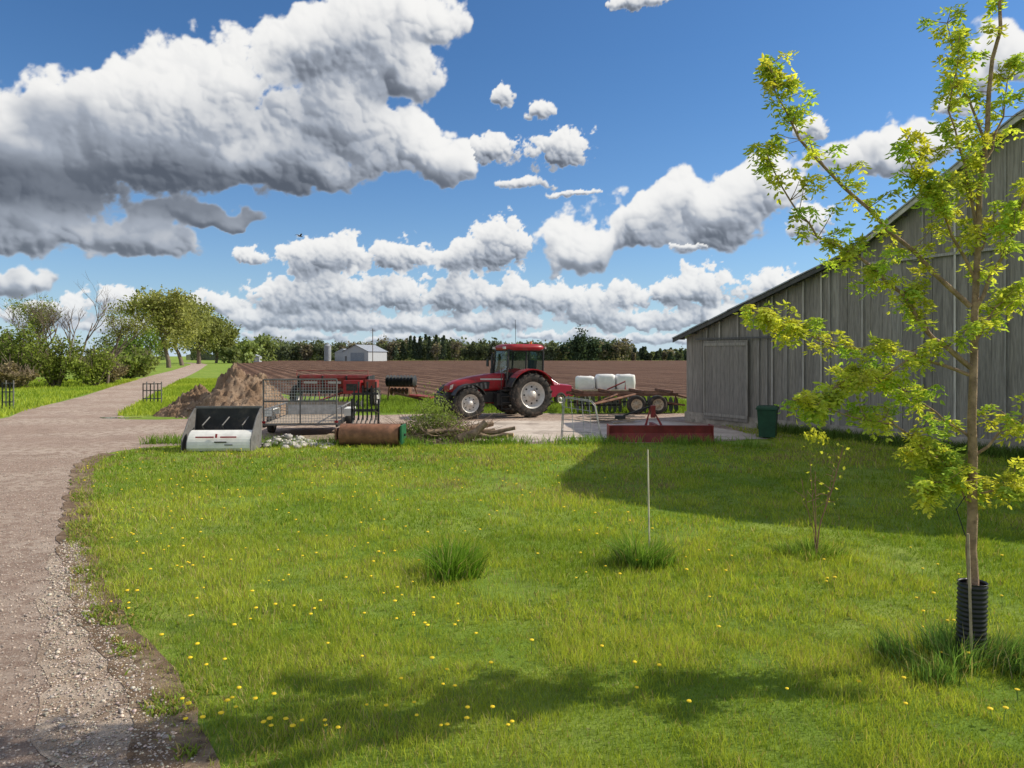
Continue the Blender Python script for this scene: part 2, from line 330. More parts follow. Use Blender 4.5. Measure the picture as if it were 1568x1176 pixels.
m_conc=groundmat('concrete',[(.50,.42,.35)],[((.62,.54,.46),.9,.4,.65),((.38,.31,.26),5.,.5,.7),((.30,.25,.21),.6,.55,.7)],.2,60,.01)
sheet('concrete_pad',[(-1.2,20.6),(2.8,20.6),(7.9,21.4),(6.1,26.6),(5.2,27.4),(-1.6,27.2)],.012,m_conc)
def stones(name,C,S,mat,col,seed=1,flat=.65):
    rng=RS(seed); t=(1+5**.5)/2
    base=np.array([(-1,t,0),(1,t,0),(-1,-t,0),(1,-t,0),(0,-1,t),(0,1,t),(0,-1,-t),(0,1,-t),(t,0,-1),(t,0,1),(-t,0,-1),(-t,0,1)])/1.902
    fc=np.array([(0,11,5),(0,5,1),(0,1,7),(0,7,10),(0,10,11),(1,5,9),(5,11,4),(11,10,2),(10,7,6),(7,1,8),(3,9,4),(3,4,2),(3,2,6),(3,6,8),(3,8,9),(4,9,5),(2,4,11),(6,2,10),(8,6,7),(9,8,1)])
    n=len(C); V=base[None]*rng.uniform(.7,1.25,(n,12,1))*np.asarray(S)[:,None,None]
    V[:,:,0]*=rng.uniform(.8,1.4,(n,1)); a=rng.uniform(0,6.28,n); ca,sa=np.cos(a)[:,None],np.sin(a)[:,None]
    x=V[:,:,0]*ca-V[:,:,1]*sa; y=V[:,:,0]*sa+V[:,:,1]*ca; V=np.stack([x,y,V[:,:,2]*flat],2)+np.asarray(C)[:,None,:]
    F=fc[None]+np.arange(n)[:,None,None]*12
    return fast_mesh(name,V.reshape(-1,3),F.reshape(-1,3),mat,np.repeat(col,12,axis=0))
m_stone=attrmat('stone',.9,.4,25)
r=RS(5); n=6500; Y=3.6+(r.rand(n)**1.4)*6; w=shw(Y); X=np.interp(Y,LY,LX)+.12-(w+.1)*r.rand(n)**1.2+r.normal(0,.07,n)
S=r.uniform(.003,.010,n)*np.where(r.rand(n)<.06,2.0,1)
g_=r.uniform(.25,.66,n)[:,None]; colr=g_*np.array([[1,.86,.72]])*r.uniform(.93,1.07,(n,3))
stones('pebbles',np.stack([X,Y,.010+S*.3],1),S,m_stone,colr,2)
n=9000; Y=4+14*r.rand(n)**1.3; X=np.interp(Y,LY,LX)-shw(Y)*.6-np.abs(r.normal(0,1.7,n)); S=r.uniform(.003,.012,n); g_=r.uniform(.28,.62,n)[:,None]
stones('loose_stones',np.stack([X,Y,.004+S*.3],1),S,m_stone,g_*np.array([[1,.84,.70]])*np.ones((n,3)),7)
# ------------------------------------------------------------------ grass
m_grass=leafmat('grass_blade',.42,(1.15,1.1,.5))
def blades(name,X,Y,H,W,lean,ldir,col,mat,seed=0,z=0,parent=None):
    rng=RS(seed); n=len(X); ph=rng.uniform(0,3.1416,n); s=np.stack([np.cos(ph)*W/2,np.sin(ph)*W/2,np.zeros(n)],1)
    l=np.stack([np.cos(ldir)*lean*H,np.sin(ldir)*lean*H,np.zeros(n)],1); B=np.stack([X,Y,np.full(n,z)-.005],1); hh=H*np.sqrt(np.clip(1-(lean*.75)**2,.15,1))
    mid=B+l*.35; mid[:,2]+=hh*.6; tip=B+l; tip[:,2]+=hh
    V=np.stack([B-s,B+s,mid-s*.75,mid+s*.75,tip],1).reshape(-1,3)
    F=(np.array([(0,1,3),(0,3,2),(2,3,4)])[None]+np.arange(n)[:,None,None]*5).reshape(-1,3)
    return fast_mesh(name,V,F,mat,np.repeat(col,5,axis=0),parent)
r=RS(21); XX=[];YY=[];WW=[];HH=[]
for (a,b_,dn,w_,h_) in((3.6,6.5,4800,.0046,.060),(6.5,10,2200,.007,.066),(10,15,900,.0105,.073),(15,21,480,.016,.08),(21,27,280,.02,.08)):
    wmax=b_*.72+1.6; n=int((b_-a)*2*wmax*dn); y=r.uniform(a,b_,n); x=r.uniform(-wmax,wmax,n)
    k=np.abs(x)<(y*.72+1.6); x=x[k];y=y[k]
    XX.append(x);YY.append(y);WW.append(np.full(len(x),w_));HH.append(np.full(len(x),h_))
X=np.concatenate(XX);Y=np.concatenate(YY);Wd=np.concatenate(WW);H=np.concatenate(HH)
lx=np.interp(Y,LY,LX)+.14*sn(X*0+3,Y,2.3)
far=20.1+.35*sn(X,Y*0,.9)
wall=27.2-.866*(X-6.44)/.5-.35
ok=(X>lx)&((Y<far)|((X>7.2)&(Y<wall)))&(Y<wall)
ed=X-lx; ok&=~((ed<.45)&(r.rand(len(X))>.15+ed*1.7))
pat=fb(X*.9+5,Y*.9+9,4)
ok&=r.rand(len(X))<np.clip(1.4-1.5*np.clip((pat-.5)*3,0,1),.28,1)
X,Y,Wd,H=X[ok],Y[ok],Wd[ok],H[ok]; n=len(X)
p1=(fb(X*.35+3,Y*.35+4,4)-.5)*4; p2=(fb(X*1.7+33,Y*1.7+14,4)-.5)*4; p3=(fb(X*5+13,Y*5+64,3)-.5)*4
H=H*r.uniform(.5,1.35,n)*np.clip(1+.45*p2+.30*p3,.4,2.1); tall=r.rand(n)<.010; H=np.where(tall,H*1.9,H)
c1=np.array([.19,.30,.034]); c2=np.array([.50,.57,.085]); t=np.clip(.48+.36*p1+.34*p2+.18*p3+r.normal(0,.2,n),0,1)[:,None]
col=c1*(1-t)+c2*t
dry=(r.rand(n)<np.clip(.07+.06*p1+.08*p2+.35*np.exp(-(X-lx[ok])*2.0),.01,.6)); col[dry]=np.array([.55,.45,.23])*r.uniform(.6,1.15,(dry.sum(),1))
band=(np.exp(-((Y-17.2-.05*X)/1.5)**2)*.6+np.exp(-((Y-13.6+.02*X)/.9)**2)*(np.abs(X-.5)<2.5)*.7)*np.clip(.5+p2,0,1); dd=r.rand(n)<band; col[dd]=np.array([.46,.36,.21])*r.uniform(.5,1.1,(dd.sum(),1)); H[dd]*=.7
rd=(r.rand(n)<.006); col[rd]=(.38,.21,.12)
col*=r.uniform(.7,1.2,(n,1))
blades('lawn_grass',X,Y,H,Wd*r.uniform(.7,1.3,n),r.uniform(.15,.95,n),r.uniform(0,6.28,n),col,m_grass,3)
NBL=n
# broad-leaved weeds creeping over the drive edge
n=9000; Y=3.9+9*r.rand(n)**1.2; X=np.interp(Y,LY,LX)+.05+np.abs(r.normal(0,.30,n))-.1*r.rand(n); k=fb(X*2.2+50,Y*2.2+7,3)>.52; X,Y=X[k],Y[k]; n=len(X)
cc=np.where(r.rand(n,1)<.25,np.array([[.50,.38,.18]]),np.array([[.24,.34,.06]]))*r.uniform(.6,1.25,(n,1))
blades('drive_edge_weeds',X,Y,r.uniform(.03,.085,n),r.uniform(.010,.022,n),r.uniform(.4,1.1,n),r.uniform(0,6.28,n),cc,m_grass,8)
def tuft(name,cx,cy,rad,h,n,seed,c=(.09,.19,.03),w=.009):
    r=RS(seed); m=9; ca=r.uniform(0,6.28,m); cd=rad*np.sqrt(r.rand(m))*.8; k=r.randint(0,m,n); chh=r.uniform(.6,1.15,m)
    X=cx+np.cos(ca[k])*cd[k]+r.normal(0,rad*.14,n); Y=cy+np.sin(ca[k])*cd[k]*.8+r.normal(0,rad*.12,n)
    dd=np.sqrt((X-cx)**2+(Y-cy)**2)/rad
    H=h*chh[k]*np.clip(1-.45*dd,.3,1)*r.uniform(.45,1.1,n); col=np.array(c)*r.uniform(.6,2.1,(n,1)); q=r.rand(n)<.10; col[q]=(.48,.43,.22)
    ang=np.arctan2(Y-cy,X-cx)+r.normal(0,.8,n)
    return blades(name,X,Y,H,np.full(n,w)*r.uniform(.6,1.3,n),r.uniform(.1,.95,n),ang,col,m_grass,seed)
tuft('grass_tuft',-.72,8.05,.46,.55,1400,31,(.14,.25,.035))
tuft('grass_tuft',1.45,8.55,.44,.48,1200,32,(.14,.24,.045))
tuft('grass_tuft',3.62,8.9,.40,.30,900,33,(.18,.27,.055))
tuft('grass_tuft',3.45,5.75,.60,.42,2500,34,(.12,.21,.055),.007)
tuft('grass_tuft',4.1,5.55,.45,.34,1300,35,(.13,.22,.055),.007)
r=RS(41); n=13000; X=r.uniform(-10,6.5,n); Y=20.05+.35*sn(X,X*0,.9)+r.normal(0,.22,n); k=r.rand(n)<np.clip(.45+.5*sn(X,Y*0+2,1.7),.05,1); X,Y=X[k],Y[k]; n=len(X)
blades('edge_weeds',X,Y,r.uniform(.08,.34,n),np.full(n,.018),r.uniform(.2,.8,n),r.uniform(0,6.28,n),np.array([.18,.29,.05])*r.uniform(.7,1.5,(n,1)),m_grass,4)
n=9000; s_=r.uniform(-.5,18,n); off=.15+np.abs(r.normal(0,.28,n)); X=6.44+.5*s_-.866*off; Y=27.2-.866*s_-.5*off; k=(X>8.0); X,Y=X[k],Y[k]; n=len(X)
blades('barn_weeds',X,Y,r.uniform(.1,.4,n),np.full(n,.02),r.uniform(.2,.8,n),r.uniform(0,6.28,n),np.array([.12,.19,.04])*r.uniform(.7,1.5,(n,1)),m_grass,5)
n=60000; Y=r.uniform(24,75,n); X=np.where(r.rand(n)<.5,xl(Y)-r.rand(n)**1.3*22,xr(Y)+r.rand(n)*7)
k=~((X>xr(Y))&(Y<29.5)); X,Y=X[k],Y[k]; n=len(X); t=np.clip(.5+.3*sn(X,Y,.4)+r.normal(0,.2,n),0,1)[:,None]
blades('verge_grass',X,Y,r.uniform(.08,.28,n),np.full(n,.04),r.uniform(.2,.8,n),r.uniform(0,6.28,n),c1*(1-t)+c2*t,m_grass,6)
n=30000; X=r.uniform(-9,9,n); Y=r.uniform(30.8,43,n); blades('strip_grass',X,Y,r.uniform(.08,.3,n),np.full(n,.03),r.uniform(.2,.8,n),r.uniform(0,6.28,n),np.array([.21,.30,.05])*r.uniform(.7,1.4,(n,1)),m_grass,7)
m_yel=pmat('dandelion_yellow',(.90,.64,.02),.7,0,.1); m_stem=pmat('plant_stem',(.16,.24,.06),.7)
D=MB(); r=RS(8)
spots=[(-1.9,4.95),(-1.75,5.0),(-1.62,5.02),(-1.78,4.8),(-1.95,4.72),(-1.55,4.75),(-.62,4.75),(0,4.65),(-2.3,6.7),(-2.2,6.9),(-1.8,6.9),(-1.1,7.0)]
while len(spots)<340:
    y=4.6+14*r.rand()**1.2; x=r.uniform(-.68,.7)*y
    if x>np.interp(y,LY,LX)+.2 and (x<2 or y<9) and r.rand()<.55+.5*float(sn(x,y,.8))+(.3 if x<0 else 0): spots.append((x,y))
for x,y in spots:
    h=r.uniform(.07,.13); q=r.uniform(.013,.022); tx,ty=r.uniform(-.02,.02,2)
    D.tube([(x,y,0),(x+tx,y+ty,h)],.0025,m_stem,4)
    rg=[]
    for rr,zz in((.3,-.35),(.95,0.05),(.8,.35),(.35,.5)):
        rg.append([(x+tx+q*rr*math.cos(a)*r.uniform(.85,1.15),y+ty+q*rr*math.sin(a),h+q*zz) for a in np.linspace(0,2*math.pi,9)[:-1]])
    D.loft(rg,m_yel,False)
D.build('dandelions')
# ------------------------------------------------------------------ trees
m_bark=pmat('bark',(.17,.13,.10),.95,0,.35,9,.6,30); m_bark_y=pmat('young_bark',(.33,.22,.145),.9,0,.3,14,.5,60,dirt=(.19,.12,.08))
m_leaf=leafmat('leaf',.55,(1.2,1.15,.5))
m_leafd=leafmat('leaf_far',.42,(1.1,1.1,.6))
def grow(B,tips,p,d,L,rad,dep,rng,mat,spread=.6,up=.15,kids=(2,4)):
    pts=[p]; rr=[rad]; q=p.copy(); dd=d.copy(); k=4 if dep>2 else 3
    for i in range(k):
        dd=(dd+Vector((rng.normal(0,.13),rng.normal(0,.13),rng.normal(0,.08)+up*.25))).normalized(); q=q+dd*(L/k); pts.append(q.copy()); rr.append(rad*(1-.42*(i+1)/k))
        if i>0 or dep<3: tips.append((q.copy(),dep))
    B.tube(pts,rr,mat,6 if dep>2 else 4,False)
    if dep<=0: return
    for j in range(rng.randint(*kids)):
        a=rng.uniform(0,6.28); o=dd.orthogonal().normalized(); o=(Matrix.Rotation(a,3,dd)@o); nd=(dd+o*spread*rng.uniform(.6,1.4)+Vector((0,0,up))).normalized()
        st=pts[rng.randint(max(1,k-2),k+1)] ; grow(B,tips,st,nd,L*rng.uniform(.62,.85),rad*.58,dep-1,rng,mat,spread,up,kids)
def cards(name,C,S,col,mat,parent=None,seed=0,asp=.6,droop=0):
    r=RS(seed); n=len(C); a=r.normal(0,1,(n,3)); a[:,2]-=droop; a/=np.linalg.norm(a,axis=1)[:,None]; b=r.normal(0,1,(n,3)); b-=a*(a*b).sum(1)[:,None]; b/=np.linalg.norm(b,axis=1)[:,None]
    S=np.asarray(S)[:,None]; nn=np.cross(a,b)*S*.18
    V=np.stack([C-a*S,C-a*S*.1+b*S*asp+nn,C+a*S,C-a*S*.1-b*S*asp+nn],1).reshape(-1,3)
    F=(np.array([(0,1,2),(0,2,3)])[None]+np.arange(n)[:,None,None]*4).reshape(-1,3)
    return fast_mesh(name,V,F,mat,np.repeat(col,4,axis=0),parent)
def leafy(name,loc,h,c,seed,dep=4,leaf=.35,per=14,spread=.6,trunk=.28,rad=None,fill=1.,kids=(2,4),up=.15,sprd=.8,crown=None):
    rng=RS(seed); E=empty(name,loc); B=MB(); tips=[]
    grow(B,tips,Vector((0,0,-.1)),Vector((rng.normal(0,.05),rng.normal(0,.05),1)).normalized(),h*trunk,rad or h*.018,dep,rng,m_bark,spread,up,kids)
    mz=max(t[0].z for t in tips); s=h/(mz+leaf*1.5); B.v=[(v[0]*s,v[1]*s,v[2]*s) for v in B.v]; B.build('trunk',parent=E)
    if per>0:
        T=[np.array(t[0]*s) for t in tips if t[1]<=2 and rng.rand()<fill]
        if crown:
            m=int(len(T)*.9); u=rng.normal(0,1,(m,3)); u/=np.linalg.norm(u,axis=1)[:,None]; u*=rng.rand(m,1)**.4; T+=list(u*np.array([crown,crown,h*.38])+np.array([0,0,h*.56]))
        T=np.array(T); C=np.repeat(T,per,axis=0); n=len(C); C=C+rng.normal(0,sprd,(n,3))*np.array([1,1,.75]); C[:,2]=np.maximum(C[:,2],.2)
        cl=np.repeat(rng.uniform(.6,1.4,len(T)),per); col=np.array(c)*(cl*rng.uniform(.75,1.25,n))[:,None]
        cards('foliage',C,leaf*rng.uniform(.6,1.3,n),col,m_leafd,E,seed)
    return E
leafy('leafy_tree',(-69.6,150,0),17,(.34,.35,.12),1,5,.32,7,.62,.22,sprd=.65,crown=6.0)
leafy('leafy_tree',(-82.5,185,0),19,(.32,.34,.12),2,5,.38,8,.6,.22,sprd=.8,crown=7)
leafy('leafy_tree',(-94,222,0),19,(.26,.29,.10),3,5,.45,8,.6,.2,sprd=.95,crown=7)
leafy('leafy_tree',(-100,250,0),16,(.24,.27,.09),14,5,.45,8,.6,.2,sprd=.95,crown=7)
leafy('bare_tree',(-35.8,62,0),9.6,(.1,.1,.05),4,6,.1,0,.5,.22,rad=.13,kids=(2,4))
leafy('bare_tree',(-39.5,60,0),7.4,(.1,.1,.05),5,6,.1,0,.5,.22,rad=.10,kids=(2,4))
leafy('bare_tree',(-47,70,0),9.2,(.1,.1,.05),6,6,.1,0,.5,.22,rad=.12,kids=(2,4))
leafy('budding_tree',(-33.4,61,0),6.6,(.28,.30,.09),26,6,.07,2,.5,.22,rad=.09,kids=(2,4),sprd=.25)
leafy('budding_tree',(-38.0,61.5,0),7.2,(.28,.32,.09),16,5,.08,7,.5,.22,rad=.09,sprd=.3)
def bush(name,loc,w,h,c,seed,n=2600,leaf=.13):
    r=RS(seed); E=empty(name,loc); B=MB()
    nst=26; T=[]
    for i in range(nst):
        a=r.uniform(0,6.28); rr=r.rand()**.5; tip=Vector((math.cos(a)*rr*w*.5,math.sin(a)*rr*w*.4,h*(r.uniform(.5,1.08))*(1-.35*rr*rr)))
        mid=tip*.5+Vector((r.normal(0,.1),r.normal(0,.1),.1*h)); B.tube([(tip.x*.15,tip.y*.15,-.05),mid,tip],[.05,.03,.012],m_bark,4,False)
        for j in range(4):
            q=mid.lerp(tip,r.uniform(.2,1)); B.tube([q,q+Vector((r.normal(0,.3),r.normal(0,.3),r.uniform(.3,.9)))],[.022,.01],m_bark,3,False)
        for t in np.linspace(.35,1,6): T.append(np.array(mid.lerp(tip,t)))
        for t in (.5,.8): T.append(np.array(mid*t))
    B.build('stems',parent=E)
    T=np.array(T); k=r.randint(0,len(T),n); C=T[k]+r.normal(0,1,(n,3))*np.array([w*.06,w*.06,h*.07]); C[:,2]=np.abs(C[:,2])
    cl=r.uniform(.55,1.35,len(T))[k]*r.uniform(.75,1.25,n); cards('foliage',C,leaf*r.uniform(.6,1.4,n),np.array(c)*1.3*cl[:,None],m_leafd,E,seed); return E
bs=[(-41.5,58,5.5,4.6,(.15,.19,.05)),(-38.2,57,4.5,5.0,(.20,.25,.06)),(-35.2,57,4.6,4.2,(.18,.22,.05)),(-32.8,58,3.5,2.8,(.23,.28,.06)),(-45,62,6,3.8,(.15,.16,.06)),(-40.5,52,4,2.1,(.22,.17,.11)),(-36.5,53.5,4,1.9,(.21,.17,.10)),
(-36.8,66,4.5,3.0,(.17,.20,.06)),(-39.5,76,5.5,3.2,(.18,.23,.06)),(-43,86,5,3.0,(.17,.20,.07)),(-55,108,7,6.8,(.14,.21,.045)),(-60,115,6,5,(.14,.20,.045)),(-50,98,5,3,(.18,.23,.06)),(-51,72,8,5,(.12,.15,.05)),(-58,80,9,5,(.12,.15,.05)),(-66,125,9,7,(.15,.18,.05)),(-48.5,60,6,3.4,(.15,.15,.07)),(-34.4,63,3.2,2.0,(.2,.17,.1))]
for i,(x,y,w,h,c) in enumerate(bs): bush('hedgerow_bush',(x,y,0),w,h,c,100+i,3200 if y<70 else 1900,.11 if y<70 else .2)
r=RS(77); CC=[];SS=[];KK=[]
def crown(x,y,h,w,c,con,n):
    if con:
        t=r.rand(n)**.8; zz=h*(.08+.92*t); rr=w*.5*(1-t)**.8+.2; a=r.uniform(0,6.28,n); q=np.sqrt(r.rand(n)); C=np.stack([x+np.cos(a)*rr*q,y+np.sin(a)*rr*q,zz],1)
    else:
        m=14; cen=r.normal(0,1,(m,3)); cen/=np.linalg.norm(cen,axis=1)[:,None]; cen*=r.uniform(.3,1,(m,1)); cen=cen*np.array([w*.42,w*.42,h*.34])+np.array([x,y,h*.6])
        k=r.randint(0,m,n); C=cen[k]+r.normal(0,1,(n,3))*np.array([w*.11,w*.11,h*.075])
        low=r.rand(n)<.16; C[low,2]=r.uniform(0,h*.4,low.sum())
    C[:,2]=np.abs(C[:,2]); cl=(np.array(c)*1.15+np.array([.012,.02,.028]))*(r.uniform(.7,1.3,n)*r.uniform(.8,1.25))[:,None]  # lightened, bluish offset paints distance haze into the foliage colour
    CC.append(C);KK.append(cl);SS.append(r.uniform(.4,.9,n))
def pxx(px,D): return (px-784)/1132*D
for px in range(335,1060,5):
    for row in range(2):
        D_=r.uniform(385,430); x=pxx(px+r.uniform(-4,4),D_)
        if 700<px<860: h=r.uniform(7,11.5)
        elif 575<px<=700: h=r.uniform(9,14)
        elif 860<=px<965: h=r.uniform(8.5,13)
        elif px>=965: h=r.uniform(3.5,7.5)
        elif px<430: h=r.uniform(8,14)
        else: h=r.uniform(7,11.5)
        con=(600<px<700 and r.rand()<.5) or (965<px and r.rand()<.3)
        c=(.07,.09,.05) if con else ((.20,.23,.09) if px<430 else ((.07,.095,.045) if 860<=px<940 else (.13,.15,.075)))
        if not con and r.rand()<.28: c=(.21,.18,.125)
        crown(x,D_,h,r.uniform(3,5) if con else h*r.uniform(.5,.85),c,con,270)
for i in range(60):
    s=1 if i<30 else -1; x=s*r.uniform(110,420); D_=r.uniform(395,450)
    h=r.uniform(7,12); crown(x,D_,h,h*.8,(.12,.14,.065),False,200)
crown(pxx(885,380),380,16.5,13,(.05,.075,.03),False,900); crown(pxx(905,384),384,14,10,(.05,.075,.03),False,700); crown(pxx(375,250),250,8,9,(.22,.27,.08),False,800); crown(pxx(405,330),330,12,12,(.2,.24,.08),False,800); crown(pxx(355,240),240,6,7,(.2,.24,.08),False,500)
C=np.concatenate(CC);K=np.concatenate(KK);S=np.concatenate(SS)
cards('distant_treeline',C,S,K,m_leafd,None,5,.8)
B=MB(); m_under=pmat('undergrowth',(.12,.13,.085),1,0,.4,.1)
rngx=np.arange(-190,190,3.); vs=[];fs=[]
for i,x in enumerate(rngx):
    y=432+3*math.sin(x*.2)
    vs+=[(x,y,0),(x,y,4.2+1.2*math.sin(x*.37)+r.uniform(-.8,.8) if x<65 else 2.6)]
    if i: fs.append((2*i-2,2*i,2*i+1,2*i-1))
B.add(vs,fs,m_under); B.build('distant_undergrowth')
# ------------------------------------------------------------------ foreground young tree
TB=(3.63,5.84,0)
E=empty('young_tree',TB); B=MB(); r=RS(9)
def brz(lst,r0,r1,mat=m_bark_y,yoff=None,n=7):
    pts=[]; m=len(lst)
    for i,(x,z) in enumerate(lst): pts.append(Vector((x,(yoff or 0)*i/(m-1)+ (0 if i==0 else r.normal(0,.02)),z)))
    out=[]
    for i in range(m-1):
        for t in (0,.33,.66): 
            q=pts[i].lerp(pts[i+1],t); out.append(q+Vector((r.normal(0,.008),r.normal(0,.012),r.normal(0,.008))) if (i or t) else q)
    out.append(pts[-1]); k=len(out); B.tube(out,[r0+(r1-r0)*(j/(k-1))**.8 for j in range(k)],mat,n); return out
trunk=brz([(0,-.05),(0,.62),(0,1.37),(.01,2.12),(.02,2.74),(.06,3.66),(.15,4.5),(.22,5.21),(.30,5.6)],.050,.008,n=12)
br=[]
br.append(brz([(-.01,2.79),(-.45,3.23),(-.97,3.74),(-1.31,4.15),(-1.46,4.49),(-1.54,4.77)],.022,.004,yoff=.2))
br.append(brz([(-.01,2.31),(-.33,2.55),(-.58,2.89),(-.92,3.15),(-1.23,3.33),(-1.49,3.61),(-1.67,4.0)],.022,.004,yoff=-.15))
br.append(brz([(-.02,2.25),(-.45,2.43),(-.97,2.48),(-1.33,2.63),(-1.62,2.74)],.015,.003,yoff=.45))
br.append(brz([(-.01,1.39),(-.3,1.6),(-.66,1.86),(-1.02,1.94),(-1.49,2.06)],.014,.003,yoff=-.2))
br.append(brz([(.01,2.74),(.17,3.15),(.32,3.66),(.58,4.18)],.018,.004,yoff=-.3))
br.append(brz([(.04,3.4),(-.09,3.9),(-.25,4.3),(-.2,4.8)],.014,.003,yoff=-.2))
br.append(brz([(.0,1.6),(.27,1.9),(.58,2.3)],.013,.004,yoff=-.25))
br.append(brz([(.0,1.3),(.2,1.38),(.42,1.32)],.010,.003,yoff=-.2))
br.append(brz([(.03,3.0),(-.3,3.5),(-.5,3.7),(-.72,3.97)],.014,.003,yoff=-.3))
br.append(brz([(.02,2.5),(.2,2.7),(.5,2.95)],.013,.003,yoff=.25))
br.append(brz([(.0,1.75),(-.25,1.95),(-.5,2.2),(-.85,2.25)],.012,.003,yoff=.35))
br.append(brz([(.0,1.2),(-.15,1.42),(-.3,1.42),(-.45,1.3)],.008,.003,yoff=-.15))
br.append(brz([(.08,3.9),(.3,4.3),(.45,4.8)],.012,.003,yoff=.2))
br.append(brz([(.1,4.1),(-.05,4.6),(-.1,5.1)],.012,.003,yoff=.15))
br.append(brz([(-.45,2.43),(-.75,2.2),(-1.1,2.15),(-1.3,1.95)],.010,.003,yoff=-.1))
br.append(brz([(.0,1.5),(-.2,1.5),(-.38,1.62)],.009,.003,yoff=.1))
br.append(brz([(.02,3.2),(.2,3.4),(.4,3.5)],.010,.003,yoff=.1))
nodes=[]
for bi,b_ in enumerate([trunk]+br):
    k=len(b_)
    for j in range(2 if bi else 13,k):
        p=b_[j]
        for q in range(r.randint(2,5) if bi else 1):
            d=Vector((r.normal(0,1),r.normal(0,.9),r.uniform(-.1,1.1))).normalized(); Ln=r.uniform(.05,.24)*(1.15 if j<k-3 else .7)
            e1=p+d*Ln*.5; e2=p+d*Ln+Vector((0,0,.02)); B.tube([p,e1,e2],[.004,.003,.002],m_bark_y,4,False); nodes.append(e2)
            if r.rand()<.5: nodes.append(e1)
    nodes.append(b_[-1])
B.tube([(-1.37,0.1,4.0),(-1.45,.1,4.09),(-1.33,.1,4.13),(-1.15,.1,4.08)],.003,m_bark_y,4)
B.build('trunk_and_branches',parent=E)
lc=[];la=[];lb=[];ls=[];lk=[]
for p in nodes:
    cb=r.uniform(.75,1.2); mixk=r.rand()
    for q in range(r.randint(6,10)):
        d=Vector((r.normal(0,1),r.normal(0,1),r.normal(-.2,.7))).normalized(); Lr=r.uniform(.035,.095); side=d.cross(Vector((0,0,1)))
        if side.length<.1: side=Vector((1,0,0))
        side.normalize(); nr=side.cross(d).normalized()
        for j in range(3):
            t=(j+1)/3; c0=p+d*Lr*t+Vector((0,0,-.05*t*t))
            for sg in(-1,1):
                if j==2 and sg==1: ax=d
                else: ax=(side*sg*.9+d*.5+Vector((r.normal(0,.2),r.normal(0,.2),-.35+r.normal(0,.2)))).normalized()
                w_=(nr+Vector((r.normal(0,.4),r.normal(0,.4),r.normal(0,.3)))); w_=ax.cross(w_).normalized()
                s=r.uniform(.015,.029); lc.append(tuple(c0+ax*s)); la.append(tuple(ax)); lb.append(tuple(w_)); ls.append(s)
                lk.append(tuple(np.array([.72,.70,.13])*(cb*r.uniform(.75,1.15))*(1-.42*mixk*np.array([1,.35,.2]))))
lc=np.array(lc);la=np.array(la);lb=np.array(lb);ls=np.array(ls)[:,None];nn=np.cross(la,lb)*ls*.25
V=np.stack([lc-la*ls,lc-la*ls*.3+lb*ls*.42+nn,lc+la*ls*.4+lb*ls*.34+nn,lc+la*ls,lc+la*ls*.4-lb*ls*.34+nn,lc-la*ls*.3-lb*ls*.42+nn],1).reshape(-1,3)
F=(np.array([(0,1,2,3),(0,3,4,5)])[None]+np.arange(len(lc))[:,None,None]*6).reshape(-1,4)
fast_mesh('leaves',V,F,m_leaf,np.repeat(np.array(lk),6,axis=0),E)
m_blk=pmat('black_plastic',(.018,.018,.02),.42,0,.2); m_wood=pmat('weathered_wood',(.38,.30,.21),.9,0,.3,8,.4,30)
B=MB(); prof=[]
for i in range(0,61): prof.append((.098+.007*math.sin(i*2*math.pi/3.5),i*.0103))
nv=28; vs=[]
for k in range(nv):
    a=2*math.pi*k/nv
    for rr,zz in prof: vs.append((rr*math.cos(a)-.01+zz*.03,rr*math.sin(a),zz))
m_=len(prof); fs=[(k*m_+j,k*m_+j+1,((k+1)%nv)*m_+j+1,((k+1)%nv)*m_+j) for k in range(nv) if k!=5 for j in range(m_-1)]
B.add(vs,fs,m_blk,True); o=B.build('corrugated_tree_guard',parent=E)
so2=o.modifiers.new('s','SOLIDIFY'); so2.thickness=.004
B=MB(); B.tube([(-.06,-.1,0),(-.09,-.1,1.02)],[.012,.010],m_wood,6); B.build('stake',parent=E)
B=MB(); B.tube([(-.06,-.02,1.3),(-.15,-.05,1.2),(-.11,-.1,1.0)],.004,m_blk,5); B.build('tie',parent=E)
m_white=pmat('white_paint',(.78,.77,.72),.5,0,.1)
B=MB(); B.tube([(0,0,0),(-.02,0,1.24)],[.011,.009],pmat('pale_stake',(.62,.56,.42),.7),6); B.build('garden_stake',(1.70,9.15,0))
E=empty('sapling',(3.66,8.9,0)); B=MB(); m_twig=pmat('red_twig',(.26,.14,.10),.8); r=RS(15); tips=[]
for i in range(6):
    x=r.normal(0,.17);y=r.normal(0,.15);h=r.uniform(1.1,1.5) if i<3 else r.uniform(.6,1)
    pts=[Vector((0,0,0)),Vector((x*.15,y*.15,h*.3)),Vector((x*.6,y*.6,h*.62)),Vector((x,y,h))]; B.tube(pts,[.007,.005,.004,.003],m_twig,5,False)
    for j in range(6):
        t=r.uniform(.3,1); p=pts[1].lerp(pts[3],t); q=p+Vector((r.normal(0,.09),r.normal(0,.09),r.uniform(.02,.1))); B.tube([p,q],[.003,.002],m_twig,4,False); tips.append((q,h*t))
B.build('stems',parent=E)
T=np.array([tuple(t[0]) for t in tips]+[(-.02,0,1.45)]*8+[(.08,0,1.4)]*6+[(-.1,0,1.42)]*4); C=np.repeat(T,6,axis=0)+r.normal(0,.04,(len(T)*6,3)); keep=(r.rand(len(C))<np.where(C[:,2]>1.2,1,.12)); C=C[keep]
cards('leaves',C,r.uniform(.018,.035,len(C)),np.array([.52,.54,.09])*r.uniform(.7,1.3,(len(C),1)),m_leaf,E,3)
